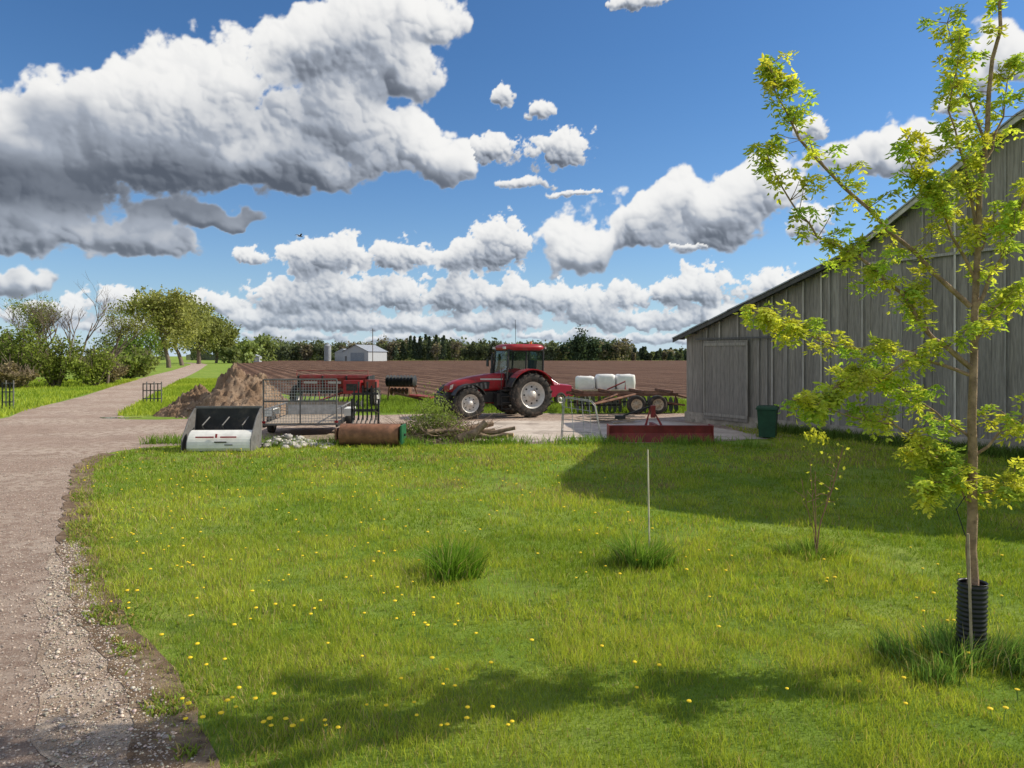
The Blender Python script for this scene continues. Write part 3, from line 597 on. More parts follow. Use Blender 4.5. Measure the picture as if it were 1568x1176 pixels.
# ------------------------------------------------------------------ barn
def barn():
    E=empty('weathered_barn',(6.44,27.2,0),math.atan2(-.866,.5))
    PR=[(0,3.15),(6.9,5.35),(11.3,8.0),(13.3,8.8),(16,8.0),(19,5.5),(21,4.6)]
    top=lambda s: float(np.interp(s,[p[0] for p in PR],[p[1] for p in PR]))
    mw=attrmat('weathered_boards',.85,.4,9,(3,3,.22),.25); r=RS(6); B=MB(); x=0
    LEN=24; q1,q2=.885,.76
    while x<21:
        w=r.choice([.22,.28,.30,.34]); w=min(w,21-x)
        g_=r.uniform(.235,.305); B.cur=(g_,g_*q1,g_*q2) if r.rand()>.1 else (g_*1.3,g_*1.17,g_*1.02)
        off=r.uniform(-.008,.008); a,b_=x+.004,x+w-.004
        ht=lambda s:top(s)-.05
        def bd(z0,za,zb,y):
            B.add([(a,y,z0),(b_,y,z0),(b_,y,zb),(a,y,za),(a,y+.03,z0),(b_,y+.03,z0),(b_,y+.03,zb),(a,y+.03,za)],[(0,1,2,3),(7,6,5,4),(0,4,5,1),(1,5,6,2),(2,6,7,3),(3,7,4,0)],mw)
        if top(x)>5.4:
            zl=5.02+r.uniform(-.03,.03); bd(.34,zl,zl,off-.02); g2=g_*r.uniform(.9,1.1); B.cur=(g2,g2*q1,g2*q2); bd(zl-.08,ht(a),ht(b_),off-.06)
        else: bd(.34+r.uniform(-.03,.03),ht(a),ht(b_),off-.02)
        if r.rand()<.34:
            g2=g_*r.uniform(1.1,2.1); B.cur=(g2,g2*.91,g2*.80); zt=top(x)-.1
            B.box((x,off-.085,(zt+.36)/2),(.05,.025,zt-.36),mw)
        x+=w
    g2=.40; B.cur=(g2,g2*.91,g2*.80); B.box((14.2,-.10,5.0),(14.0,.02,.07),mw)
    B.build('gable_wall',parent=E,color=True)
    B=MB(); dk=pmat('barn_interior_dark',(.06,.055,.05),1)
    B.add([(0.02,.05,.2)]+[(s_,.05,z-.07) for s_,z in PR]+[(20.98,.05,.2)],[tuple(range(len(PR)+2))],dk)
    B.box((0.03,LEN/2,1.6),(.06,LEN,3.0),pmat('barn_side',(.3,.29,.27),.9)); B.box((20.97,LEN/2,2.3),(.06,LEN,4.4),dk); 
    B.build('inner_wall',parent=E)
    mc=pmat('foundation_concrete',(.38,.33,.27),.95,0,.25,3,.4,20,dirt=(.18,.16,.13)); B=MB(); B.box((10.5,.0,.15),(21.1,.16,.42),mc); B.build('foundation',parent=E)
    mr=pmat('galvanised_roof',(.33,.34,.35),.45,.5,.2,1.5,.1,8,dirt=(.18,.12,.09)); mf=pmat('fascia',(.52,.48,.42),.8,0,.25,6); me=pmat('roof_edge',(.09,.085,.08),.8)
    B=MB()
    for i in range(len(PR)-1):
        (a,za),(b_,zb)=PR[i],PR[i+1]; sl=(zb-za)/(b_-a)
        if i==0: a-=.35; za-=.35*sl
        if i==len(PR)-2: b_+=.35; zb+=.35*sl
        nsg=max(1,int((b_-a)/.9)); xs=np.linspace(a,b_,nsg+1)
        for q in range(nsg):
            x0,x1=xs[q],xs[q+1]; z0=za+(x0-a)*sl+.012*math.sin(q*2.3+i); z1=za+(x1-a)*sl
            B.add([(x0,-.42-.02*(q%2),z0),(x1,-.42-.02*(q%2),z1),(x1,LEN+.3,z1),(x0,LEN+.3,z0),(x0,-.42-.02*(q%2),z0+.04),(x1,-.42-.02*(q%2),z1+.04),(x1,LEN+.3,z1+.04),(x0,LEN+.3,z0+.04)],[(3,2,1,0),(4,5,6,7),(0,1,5,4),(1,2,6,5),(2,3,7,6),(3,0,4,7)],mr)
        B.add([(a,-.39,za-.14),(b_,-.39,zb-.14),(b_,-.39,zb-.003),(a,-.39,za-.003),(a,-.36,za-.14),(b_,-.36,zb-.14),(b_,-.36,zb-.003),(a,-.36,za-.003)],[(0,1,2,3),(7,6,5,4),(0,4,5,1),(2,6,7,3)],mf if i in(1,2) else me)
        s_=a+.3
        while s_<b_-.1:
            z=za+(s_-a)*sl; B.box((s_,-.22,z-.08),(.05,.27,.12),me); s_+=.62
    B.build('roof',parent=E)
    B=MB(); x=1.0; r=RS(2)
    while x<3.0:
        g_=r.uniform(.235,.28); B.cur=(g_,g_*.89,g_*.77); B.box((x+.1,-.135,1.56),(.193,.03,2.75),mw); x+=.2
    B.cur=(.31,.28,.24)
    for z in(.35,2.8): B.box((2.0,-.165,z),(2.0,.026,.1),mw)
    B.cur=(.12,.115,.11); B.box((2.3,-.15,3.0),(3.4,.05,.06),mw)
    for xx in(1.02,2.98): B.cur=(.30,.27,.23); B.box((xx,-.168,1.575),(.09,.03,2.35),mw)
    B.build('sliding_door',parent=E,color=True)
barn()
# ------------------------------------------------------------------ materials for machinery
m_red=pmat('red_paint',(.31,.016,.022),.35,0,.15,3,dirt=(.17,.08,.06),dirtamt=.3); m_red2=pmat('faded_red_paint',(.27,.03,.025),.6,0,.3,4,dirt=(.14,.07,.045),dirtamt=.7)
m_black=pmat('black_metal',(.025,.025,.025),.55,0,.3,5,dirt=(.08,.065,.05)); m_tire=pmat('tire_rubber',(.035,.033,.03),.9,0,.3,6,.2,40,dirt=(.13,.10,.08),dirtamt=.7)
m_rim=pmat('silver_rim',(.58,.56,.53),.45,.2,.12,4,dirt=(.36,.30,.25)); m_galv=pmat('galvanised_steel',(.30,.30,.30),.5,.3,.25,6); m_rust=pmat('rusty_steel',(.19,.095,.06),.85,0,.4,3,.3,30,dirt=(.10,.06,.045)); m_grey=pmat('grey_metal',(.17,.165,.16),.55,.2,.3,4,dirt=(.11,.09,.08))
m_green=pmat('green_paint',(.02,.12,.05),.5,0,.2); m_dgreen=pmat('dark_green_plastic',(.015,.06,.03),.5,0,.2); m_amber=pmat('amber_lens',(.8,.25,.02),.3)
mg=bpy.data.materials.new('cab_glass'); mg.use_nodes=True; nt=mg.node_tree; nt.nodes.clear(); o_=nt.nodes.new('ShaderNodeOutputMaterial'); t_=nt.nodes.new('ShaderNodeBsdfTransparent'); t_.inputs[0].default_value=(.60,.76,.74,1); g1=nt.nodes.new('ShaderNodeBsdfGlossy'); g1.inputs['Roughness'].default_value=.03; g1.inputs[0].default_value=(.9,.95,1,1); mx=nt.nodes.new('ShaderNodeMixShader'); fr=nt.nodes.new('ShaderNodeFresnel'); fr.inputs[0].default_value=1.6
nt.links.new(fr.outputs[0],mx.inputs[0]); nt.links.new(t_.outputs[0],mx.inputs[1]); nt.links.new(g1.outputs[0],mx.inputs[2]); nt.links.new(mx.outputs[0],o_.inputs[0])
m_dglass=pmat('dark_glass',(.02,.03,.035),.08,0,.1,spec=.8)
def wheel(B,c,R,w,out=1,lugs=True,rim=m_rim,rr=.58):
    x,y,z=c; h=w/2; ri=R*rr
    B.revolve([(ri,-h*.8),(ri+.06*R,-h*.96),(R*.82,-h),(R*.93,-h*.9),(R*.96,-h*.6),(R*.965,0),(R*.96,h*.6),(R*.93,h*.9),(R*.82,h),(ri+.06*R,h*.96),(ri,h*.8),(ri,-h*.8)],c,m_tire,40)
    if lugs:
        n=20
        for k in range(n):
            for sg in(-1,1):
                a=2*math.pi*(k+(.5 if sg>0 else 0))/n
                ps=[]
                for yy,da in((0.02,.14),(h*1.08,-.02)):
                    for dz in(-.035*R,.035*R):
                        for rad in(R*.93,R*(1.0 if yy<.1 else .965)):
                            ang=a+da+dz/R; ps.append((x+rad*math.cos(ang),y+sg*yy,z+rad*math.sin(ang)))
                B.add(ps,[(0,2,3,1),(4,5,7,6),(0,1,5,4),(2,6,7,3),(1,3,7,5),(0,4,6,2)],m_tire)
    B.revolve([(ri*1.02,out*h*.86),(ri*.95,out*h*.8),(ri*.90,out*h*.35),(ri*.72,out*h*.28),(ri*.5,out*h*.5),(ri*.34,out*h*.55),(ri*.32,out*h*.8),(.001,out*h*.82)],c,rim,32)
    B.revolve([(ri*1.0,-out*h*.8),(ri*.9,-out*h*.2),(.001,-out*h*.2)],c,rim,24)
    for k in range(8):
        a=2*math.pi*k/8; p=(x+ri*.62*math.cos(a),y+out*h*.36,z+ri*.62*math.sin(a)); B.cyl((p[0],p[1],p[2]),(p[0],p[1]+out*h*.08,p[2]),ri*.075,m_black,8)
# ------------------------------------------------------------------ tractor
T=empty('tractor',(.33,29.7,0),math.radians(180+25))
B=MB()
for sg in(1,-1): wheel(B,(0,sg*.92,.88),.88,.50,sg)
B.cyl((0,-.9,.88),(0,.9,.88),.13,m_black); B.build('rear_wheels',parent=T)
B=MB()
for sg in(1,-1): wheel(B,(2.55,sg*.84,.61),.61,.38,sg,rr=.56)
B.cyl((2.55,-.8,.61),(2.55,.8,.61),.10,m_black); B.build('front_wheels',parent=T)
def rrect(x,w,zb,zt,n=20,e=4.):
    out=[]; zc=(zb+zt)/2; hz=(zt-zb)/2
    for k in range(n):
        a=2*math.pi*k/n; c,s=math.cos(a),math.sin(a); out.append((x,w*math.copysign(abs(c)**(2/e),c),zc+hz*math.copysign(abs(s)**(2/e),s)))
    return out
B=MB(); B.loft([rrect(.85,.40,1.02,1.74),rrect(1.5,.40,1.02,1.70),rrect(2.2,.39,1.0,1.60),rrect(2.8,.36,.98,1.46),rrect(3.05,.32,.98,1.36),rrect(3.16,.24,1.02,1.26)],m_red)
B.build('hood',parent=T)
B=MB(); B.box((1.9,0,.80),(2.3,.56,.42),m_black); B.box((3.0,0,.82),(.35,.5,.40),m_black); B.box((3.28,0,.75),(.28,.62,.34),m_black)
for k in range(7): B.box((3.45,-.3+.1*k,.75),(.14,.08,.36),m_black)
B.box((.2,0,.95),(1.9,.62,.5),m_black)
for sg in(1,-1):
    B.prism([(1.55,1.12),(2.75,1.08),(2.85,1.26),(1.75,1.42),(1.5,1.40)],sg*.392,sg*.408,m_black)
    B.prism([(3.02,1.16),(3.12,1.12),(3.08,1.28),(2.98,1.32)],sg*.22,sg*.335,m_rim)
    for k in range(6): B.prism([(1.62+k*.18,1.14),(1.70+k*.18,1.14),(1.74+k*.17,1.36-k*.02),(1.66+k*.17,1.37-k*.02)],sg*.408,sg*.414,m_grey)
    B.prism([(.95,1.46),(1.9,1.47),(1.9,1.53),(.95,1.52)],sg*.396,sg*.404,m_rim)
B.build('engine',parent=T)
B=MB()
for sg in(1,-1):
    arc=[]
    for a in np.linspace(25,155,9): arc.append((2.55+.72*math.cos(math.radians(a)),.63+.72*math.sin(math.radians(a))))
    for a in np.linspace(155,25,9): arc.append((2.55+.69*math.cos(math.radians(a)),.63+.69*math.sin(math.radians(a))))
    for i in range(8): 
        q=[arc[i],arc[i+1],arc[16-i],arc[17-i]]; B.prism(q,sg*.66,sg*1.02,m_black)
B.build('front_fenders',parent=T)
B=MB()
for sg in(1,-1):
    R1=1.0
    for i,a in enumerate(np.linspace(18,160,13)[:-1]):
        a2=a+142/12; f=lambda R,t:(R*math.cos(math.radians(t)),.9+R*math.sin(math.radians(t)))
        B.prism([f(R1,a),f(R1,a2),f(R1-.04,a2),f(R1-.04,a)],sg*.62,sg*1.18,m_red if i>1 else m_black)
    B.prism([(.95,1.2),(.6,1.72),(-.1,1.9),(-.7,1.62),(-.7,1.2)],sg*.60,sg*.64,m_red)
B.build('rear_fenders',parent=T)
B=MB(); cw=.66
fr_=[((.92,1.15),(.80,2.62)),((.10,1.1),(.02,2.64)),((-.68,1.7),(-.72,2.62))]
for sg in(1,-1):
    for (a,b_) in fr_: B.tube([(a[0],sg*cw,a[1]),(b_[0],sg*(cw-.04),b_[1])],.04,m_black,8)
    B.tube([(.92,sg*cw,1.15),(.1,sg*cw,1.1),(-.2,sg*cw,1.2),(-.68,sg*cw,1.72)],.04,m_black,8)
    B.tube([(.80,sg*(cw-.04),2.62),(-.72,sg*(cw-.04),2.62)],.045,m_black,8)
for x,z in((.92,1.15),(.80,2.62),(-.68,1.7),(-.72,2.62)): B.tube([(x,-cw,z),(x,cw,z)],.04,m_black,8)
B.prism([(.9,1.0),(.9,1.18),(-.1,1.2),(-.66,1.72),(-.66,1.0)],-.58,.58,m_black); B.build('cab_frame',parent=T)
B=MB()
for sg in(1,-1): B.add([(.92,sg*(cw+.01),1.15),(.1,sg*(cw+.01),1.1),(-.2,sg*(cw+.01),1.2),(-.68,sg*(cw+.01),1.72),(-.72,sg*(cw-.03),2.6),(.8,sg*(cw-.03),2.6)],[(0,1,2,3,4,5)],mg)
B.add([(.93,-cw,1.15),(.93,cw,1.15),(.81,cw-.04,2.6),(.81,-cw+.04,2.6)],[(0,1,2,3)],mg); B.add([(-.69,-cw,1.7),(-.69,cw,1.7),(-.73,cw-.04,2.6),(-.73,-cw+.04,2.6)],[(0,1,2,3)],mg)
B.build('cab_glass',parent=T)
B=MB(); B.box((-.3,0,1.45),(.5,.5,.16),m_black); B.box((-.52,0,1.85),(.14,.48,.75),m_black,(0,-.12,0)); B.tube([(.75,0,1.2),(.5,0,1.75)],.04,m_black); 
B.tube([(.5+.17*math.cos(a)*.4,.2*math.sin(a),1.78+.17*math.cos(a)) for a in np.linspace(0,6.28,17)],.015,m_black,6); B.box((.2,-.42,1.6),(.5,.15,.25),m_black); B.build('seat_and_steering_wheel',parent=T)
B=MB(); B.loft([[( .04+ .86*k*math.copysign(abs(math.cos(a))**.45,math.cos(a)), .76*k*math.copysign(abs(math.sin(a))**.45,math.sin(a)),z) for a in np.linspace(0,2*math.pi,29)[:-1]] for k,z in((.93,2.62),(1.0,2.68),(1.0,2.76),(.94,2.83),(.75,2.87))],m_red)
for y in(-.5,.5): B.box((.93,y,2.72),(.05,.2,.09),m_rim)
for y in(-.5,.5): B.box((-.84,y,2.72),(.05,.2,.09),m_rim)
B.cyl((-.3,.35,2.87),(-.3,.35,2.98),.05,m_amber); B.tube([(.2,0,2.86),(.22,0,3.85)],.010,m_black,5); B.build('cab_roof',parent=T)
B=MB(); B.tube([(1.0,-.52,1.2),(1.0,-.52,2.35),(.95,-.52,2.5)],[.07,.055,.05],m_black,12); B.tube([(1.0,-.52,1.3),(1.0,-.52,1.9)],.085,m_black,12)
for sg in(1,-1):
    B.tube([(.85,sg*.66,2.35),(1.0,sg*.98,2.35),(1.0,sg*.98,2.25)],.012,m_black,5); B.box((1.0,sg*1.0,2.12),(.04,.18,.30),m_black)
B.build('exhaust_and_mirrors',parent=T)
B=MB(); B.box((.95,.55,.72),(.75,.35,.45),m_black); 
for k in range(4): B.box((.98,.86-.03*k,.36+.24*k),(.42,.16,.03),m_black)
for x in(.77,1.19): B.tube([(x,.86,.34),(x,.76,1.1)],.018,m_black,6)
B.tube([(1.2,.8,1.1),(1.15,.74,1.9)],.013,m_black,6); B.box((.95,-.55,.72),(.75,.35,.45),m_red); B.build('steps_and_fuel_tank',parent=T)
B=MB()
for sg in(1,-1): B.tube([(-.4,sg*.3,.7),(-1.25,sg*.42,.55)],.035,m_black,6); B.tube([(-.4,sg*.25,1.2),(-.95,sg*.40,1.3),(-1.1,sg*.42,.58)],.03,m_black,6)
B.tube([(-1.25,-.42,.55),(-1.25,.42,.55)],.03,m_black,6); B.build('rear_hitch',parent=T)
# ------------------------------------------------------------------ parked car behind tractor
def car(name,loc,rz,paint):
    E=empty(name,loc,rz); B=MB()
    prof=[(-2.1,.45),(-2.15,.75),(-2.0,.98),(-1.3,1.05),(-.75,1.45),(.9,1.48),(1.7,1.1),(2.1,1.02),(2.15,.6),(2.1,.4)]
    rings=[]
    for y,k in((-.86,.96),(-.82,1),(-.6,1.03),(.6,1.03),(.82,1),(.86,.96)):
        rings.append([(p[0]*(1 if p[1]<1.2 else (1.0 if abs(y)<.7 else .93)),y*(1 if p[1]<1.2 else .82),p[1]*k if p[1]>.5 else p[1]) for p in prof])
    B.loft(rings,paint,False); B.build('body',parent=E,bevel=.04)
    B=MB()
    for sg in(1,-1): B.add([(-.85,sg*.875,1.05),(1.45,sg*.875,1.07),(.85,sg*.76,1.42),(-.62,sg*.76,1.40)],[(0,1,2,3)],m_dglass)
    B.add([(-1.28,-.7,1.12),(-1.28,.7,1.12),(-.80,.62,1.49),(-.80,-.62,1.49)],[(0,1,2,3)],m_dglass); B.add([(1.74,-.7,1.17),(1.74,.7,1.17),(1.02,.62,1.53),(1.02,-.62,1.53)],[(0,1,2,3)],m_dglass); B.build('windows',parent=E)
    B=MB()
    for x in(-1.35,1.3):
        for sg in(1,-1): wheel(B,(x,sg*.80,.33),.33,.2,sg,False)
    B.build('wheels',parent=E)
    B=MB()
    for sg in(1,-1): B.box((-2.12,sg*.62,.80),(.06,.3,.12),m_white); B.box((2.14,sg*.65,.85),(.06,.25,.15),m_red)
    B.box((-2.17,0,.5),(.08,1.5,.16),m_black); B.build('lights_and_bumper',parent=E)
car('parked_car',(.75,35.5,0),math.radians(215),pmat('maroon_car_paint',(.30,.02,.05),.25,0,.05,2,spec=.6))
# ------------------------------------------------------------------ loader bucket
B=MB(); w=.86
for sg in(1,-1): B.prism([(-.48,0),(.45,0),(.52,1.02),(.40,1.04),(.0,.80),(-.48,.30)],sg*w,sg*(w-.03),m_grey,'x')
B.prism([(.42,0),(.47,0),(.55,1.05),(.50,1.05)],-w+.03,w-.03,m_black,'x'); B.box((0,0,.02),(2*w-.06,.9,.03),m_grey)
B.box((0,.52,1.05),(2*w,.06,.06),m_grey)
arc=[(-.47+.0,.02)]+[(-.10-.42*math.cos(t),.10+.42*math.sin(t)) for t in np.linspace(0,1.45,9)]
for i in range(len(arc)-1):
    a,b_=arc[i],arc[i+1]; B.add([(-.70,a[0],a[1]),(.84,a[0],a[1]),(.84,b_[0],b_[1]),(-.70,b_[0],b_[1])],[(0,1,2,3)],m_white,True)
B.prism(arc+[(-.06,.02)],-.72,-.70,m_galv,'x'); B.prism(arc+[(-.06,.02)],.84,.86-.035,m_galv,'x')
B.box((-.28,-.475,.37),(.45,.02,.035),m_red,(-.35,0,0)); B.box((.30,-.475,.37),(.4,.02,.035),m_red,(-.35,0,0)); B.box((.0,-.46,.40),(.05,.02,.10),m_red,(-.35,0,.0)); B.box((.12,-.52,.25),(.3,.02,.03),m_black); B.box((.32,-.525,.18),(.2,.02,.02),m_black)
for x in(-.5,0,.5): B.tube([(x,.1,.5),(x,-.02,.62),(x+.04,.4,.8)],.02,m_grey,6)
B.build('loader_bucket',(-7.42,18.95,0),math.radians(3),bevel=.006)
# ------------------------------------------------------------------ utility trailer with mesh gate
Tt=empty('utility_trailer',(-6.1,21.3,0),math.radians(6)); B=MB(); w=1.03; m_gate=pmat('gate_steel',(.42,.42,.42),.5,.3,.2,6)
for (a,b_) in(((-w,0,.42),(w,0,.42)),((-w,0,.42),(-w,0,1.72)),((w,0,.42),(w,0,1.72)),((-w,0,1.72),(w,0,1.72)),((0,0,.42),(0,0,1.72)),((-w,0,1.1),(w,0,1.1))): B.tube([a,b_],.025,m_grey,6)
for k in range(1,26): B.tube([(-w+2*w*k/26,0,.43),(-w+2*w*k/26,0,1.71)],.007,m_gate,4,False)
for k in range(1,16): B.tube([(-w,0,.43+1.29*k/16),(w,0,.43+1.29*k/16)],.007,m_gate,4,False)
B.build('mesh_ramp_gate',parent=Tt)
B=MB(); mplank=pmat('deck_planks',(.36,.29,.22),.9,0,.3,5)
for k in range(9): B.box((-w+.115+k*.228,1.75,.44),(.22,3.4,.04),mplank)
for sg in(1,-1): B.box((sg*w,1.75,.40),(.06,3.5,.12),m_black); B.tube([(sg*w,.05,.85),(sg*w,3.45,.85)],.025,m_grey,6); [B.tube([(sg*w,y,.45),(sg*w,y,.85)],.02,m_grey,6) for y in(.1,1.2,2.3,3.4)]
B.box((0,3.47,.65),(2*w,.04,.42),mplank); B.box((0,3.2,.62),(1.9,.03,.30),m_gate)
B.tube([(-w,3.5,.4),(0,4.7,.42)],.04,m_black,6); B.tube([(w,3.5,.4),(0,4.7,.42)],.04,m_black,6); B.build('bed',parent=Tt)
B=MB()
for sg in(1,-1):
    WB=MB(); wheel(WB,(0,0,0),.33,.2,1,False)
    WB.v=[(v[1]*sg+sg*1.2,v[0]+1.9,v[2]+.33) for v in WB.v]
    WB.build('wheel',parent=Tt)
    B.box((sg*1.2,1.9,.76),(.26,.9,.03),m_white); B.box((sg*1.2,1.42,.66),(.26,.03,.22),m_white); B.box((sg*1.2,2.38,.66),(.26,.03,.22),m_white)
    B.box((sg*1.02,-.02,.5),(.10,.04,.06),m_red)
B.build('fenders',parent=Tt)
# ------------------------------------------------------------------ rubble, dirt pile
r=RS(12); n=190; t=r.rand(n); X=-6.7+1.9*r.rand(n); Y=19.75+r.normal(0,.28,n); hgt=.30*np.exp(-((X+6.0)/.5)**2-((Y-19.8)/.35)**2)
S=r.uniform(.03,.12,n); cc=r.uniform(.35,.6,n)[:,None]*np.array([[1,.92,.84]]); stones('rubble_pile',np.stack([X,Y,hgt*r.rand(n)+S*.35],1),S,m_stone,cc,4,.6)
def mound(name,loc,w,d,h,mat,seed,n=110):
    r=RS(seed); gx=np.linspace(-1,1,n); GX,GY=np.meshgrid(gx,gx); R=np.sqrt(GX**2+GY**2)*(1+.25*(fb(GX*1.5+seed,GY*1.5+3,3)-.5))
    f=np.clip(1-R**1.2,0,1); z=h*f*(1+1.1*(fb(GX*3+seed,GY*3+7,5,.6)-.5)*2*.6)+(fb(GX*14+2,GY*14+seed,3)-.5)*.22*np.clip(f*4,0,1)+r.normal(0,.02,R.shape)*(f>0)
    z=np.where(f>0,z,-.03); V=np.stack([GX*w/2,GY*d/2,z],2).reshape(-1,3); i=np.arange(n*n).reshape(n,n); F=np.stack([i[:-1,:-1],i[:-1,1:],i[1:,1:],i[1:,:-1]],2).reshape(-1,4)
    o=fast_mesh(name,V,F,mat); o.location=loc; return o
m_dirt=groundmat('dirt',[(.25,.165,.105)],[((.37,.27,.19),1.5,.4,.65),((.14,.09,.06),6,.5,.7),((.43,.34,.26),20,.6,.75)],1,25,.06)
mound('dirt_pile',(-11.0,30.5,0),4.8,4.5,1.8,m_dirt,3); mound('dirt_pile',(-13.0,30.6,0),3.2,3.2,.9,m_dirt,8)
n=420; a=r.uniform(0,6.28,n); q=r.rand(n)**.6*2.4; X=-11.3+np.cos(a)*q; Y=30.3+np.sin(a)*q; S=r.uniform(.02,.075,n); z=1.3*np.clip(1-(q/2.2)**1.2,0,1)
stones('clods',np.stack([X,Y,z+.02],1),S,m_stone,r.uniform(.14,.34,n)[:,None]*np.array([[1,.72,.52]]),9,.7)
B=MB(); mrr=pmat('rusty_roller_skin',(.27,.125,.07),.8,0,.35,3,.2,20,dirt=(.14,.07,.05))
B.tube([(-.80,0,.30),(-.79,0,.30),(.79,0,.30),(.80,0,.30)],[.25,.28,.28,.25],mrr,28); B.cyl((-.92,0,.30),(.95,0,.30),.035,m_black)
B.box((.88,0,.32),(.05,.62,.50),m_green); B.box((-.88,0,.32),(.05,.5,.30),m_rust); B.box((0,.36,.52),(1.82,.06,.08),m_rust); B.tube([(-.5,.36,.52),(0,1.4,.4),(.5,.36,.52)],.03,m_rust,6)
B.build('land_roller',(-3.78,19.75,0),math.radians(-3),bevel=.004)
B=MB()
for k in range(6):
    x=-.33+.132*k; h=1.05+(.12 if k%2 else 0); B.tube([(x,0,.45),(x,0,.45+h)],.028,m_black,6); B.tube([(x,0,.55),(x,-.35,.35),(x,-.5,.1)],.022,m_black,6)
B.box((0,.02,.75),(.8,.06,.08),m_black); B.box((0,.02,1.25),(.8,.06,.06),m_black); B.box((-.4,.02,.55),(.06,.06,1.1),m_black); B.box((.4,.02,.55),(.06,.06,1.1),m_black); B.box((0,.25,.08),(.8,.6,.08),m_black)
B.build('tine_rake',(-4.45,22.4,0))
# seed drill: hoppers on a dark frame
E=empty('seed_drill',(-8.15,34.3,0),math.radians(-8)); B=MB()
for x0,x1 in((-1.6,-.55),(-.45,.6),(.7,1.6)):
    B.prism([(-.30,.88),(.30,.88),(.44,1.38),(-.44,1.38)],x0,x1,m_red2,'x'); B.prism([(-.46,1.39),(.46,1.39),(.38,1.52),(-.38,1.52)],x0-.01,x1+.01,m_red2,'x')
    B.box(((x0+x1)/2,-.42,1.18),((x1-x0)*.6,.02,.10),m_rim)
B.box((0,-.62,.78),(3.5,.1,.12),m_black); B.box((0,.62,.7),(3.5,.1,.12),m_black); B.box((0,-.50,.88),(3.4,.06,.06),m_rust)
for x in(-1.68,-.5,.65,1.68): B.box((x,0,1.1),(.05,.9,.8),m_black)
B.tube([(-1.7,-.5,1.5),(-1.7,-.5,1.72),(1.7,-.5,1.72),(1.7,-.5,1.5)],.02,m_red2,6); B.build('hopper',parent=E,bevel=.01)
B=MB()
for k in range(14):
    x=-1.5+k*.23; B.tube([(x,-.3,1.0),(x,-.55,.5),(x,-.7,.28)],.025,m_black,5); B.tube([(x-.02,-.72,.2),(x+.02,-.72,.2)],.19,m_grey,14)
B.tube([(-.6,-.6,.75),(0,-1.9,.45),(.6,-.6,.75)],.05,m_red2,6); B.build('openers',parent=E)
for sg in(1,-1):
    WB=MB(); wheel(WB,(0,0,0),.52,.24,1,True); WB.v=[(v[1]*sg+sg*1.9,v[0]-.1,v[2]+.52) for v in WB.v]; WB.build('wheel',parent=E)
B=MB(); B.box((1.15,-.9,1.0),(.8,.4,.6),m_red); B.box((1.15,-1.11,1.0),(.5,.02,.3),m_black); B.box((1.95,-.7,1.15),(.5,.5,.35),m_red2); B.build('gearbox_cover',parent=E,bevel=.02)
def gang(B,x0,x1,y,z,R,n,m=m_grey):
    B.cyl((x0,y,z),(x1,y,z),.035,m_black,8)
    for k in range(n):
        x=x0+(x1-x0)*k/(n-1); B.revolve([(R,0),(R*.75,.024),(R*.4,.045),(.03,.055)],(x,y,z),m,22,'x'); B.revolve([(R,0.006),(R*.75,.03),(R*.4,.052),(.03,.06)],(x,y,z),m,22,'x')
B=MB(); gang(B,-.75,.75,0,1.12,.30,9,m_black); gang(B,-.75,.3,.5,.62,.27,6,m_rust); B.box((0,.1,.85),(1.7,.09,.09),m_rust); B.tube([(-.7,.1,.85),(-.9,.3,0)],.04,m_rust,6); B.tube([(.7,.1,.85),(.9,.3,0)],.04,m_rust,6); B.box((.5,-.2,.35),(1.6,.1,.1),m_rust,(0,.2,0)); B.box((1.2,0,.35),(1.2,.9,.07),m_red2,(0,.1,0))
B.build('disc_harrow',(-5.7,38,0),math.radians(-15))
E=empty('tandem_disc_harrow',(4.7,31.8,0),math.radians(6)); B=MB()
for y in(-.9,.1,1.1): B.box((0,y,.78),(4.4,.12,.12),m_rust)
for x in(-1.9,-.7,.7,1.9): B.box((x,.1,.9),(.1,2.3,.1),m_rust)
gang(B,-2.1,-.3,-.95,.36,.32,9); gang(B,.3,2.1,-.95,.36,.32,9); gang(B,-2.1,2.1,1.1,.36,.32,16); B.tube([(-.4,-.9,.8),(-1.8,-2.6,.5),(.4,-.9,.8)],.05,m_rust,6)
for x in(-2.1,-1.2,-.3,.3,1.2,2.1): B.tube([(x,-.95,.36),(x,-.9,.8)],.03,m_rust,6)
B.build('frame_and_discs',parent=E)
mtr=pmat('tan_rim',(.45,.38,.28),.7)
for x in(.25,1.15):
    WB=MB(); wheel(WB,(x,-1.45,.40),.40,.24,-1,False,rim=mtr); WB.build('wheel',parent=E)
B=MB(); B.box((1.7,-1.35,.45),(1.3,.08,.08),m_rust,(0,.15,0)); B.tube([(2.0,0,.8),(3.1,-.4,.55),(3.2,-.4,0)],.05,m_rust,6); B.tube([(.2,.1,.95),(.2,.1,1.3),(-.6,.1,.95)],.035,m_red2,6); B.build('hitch',parent=E)
E=empty('flat_wagon',(5.05,39.5,0)); B=MB(); B.box((0,0,.58),(3.2,2.0,.1),mplank); B.box((0,0,.48),(3.0,.15,.12),m_rust); B.build('deck',parent=E)
for x in(-1.1,1.1):
    WB=MB()
    for sg in(1,-1): wheel(WB,(x,sg*.9,.27),.27,.2,sg,False)
    WB.build('wheels',parent=E)
m_bag=pmat('white_bulk_bag',(.82,.81,.78),.7,0,.08,3,.3,6)
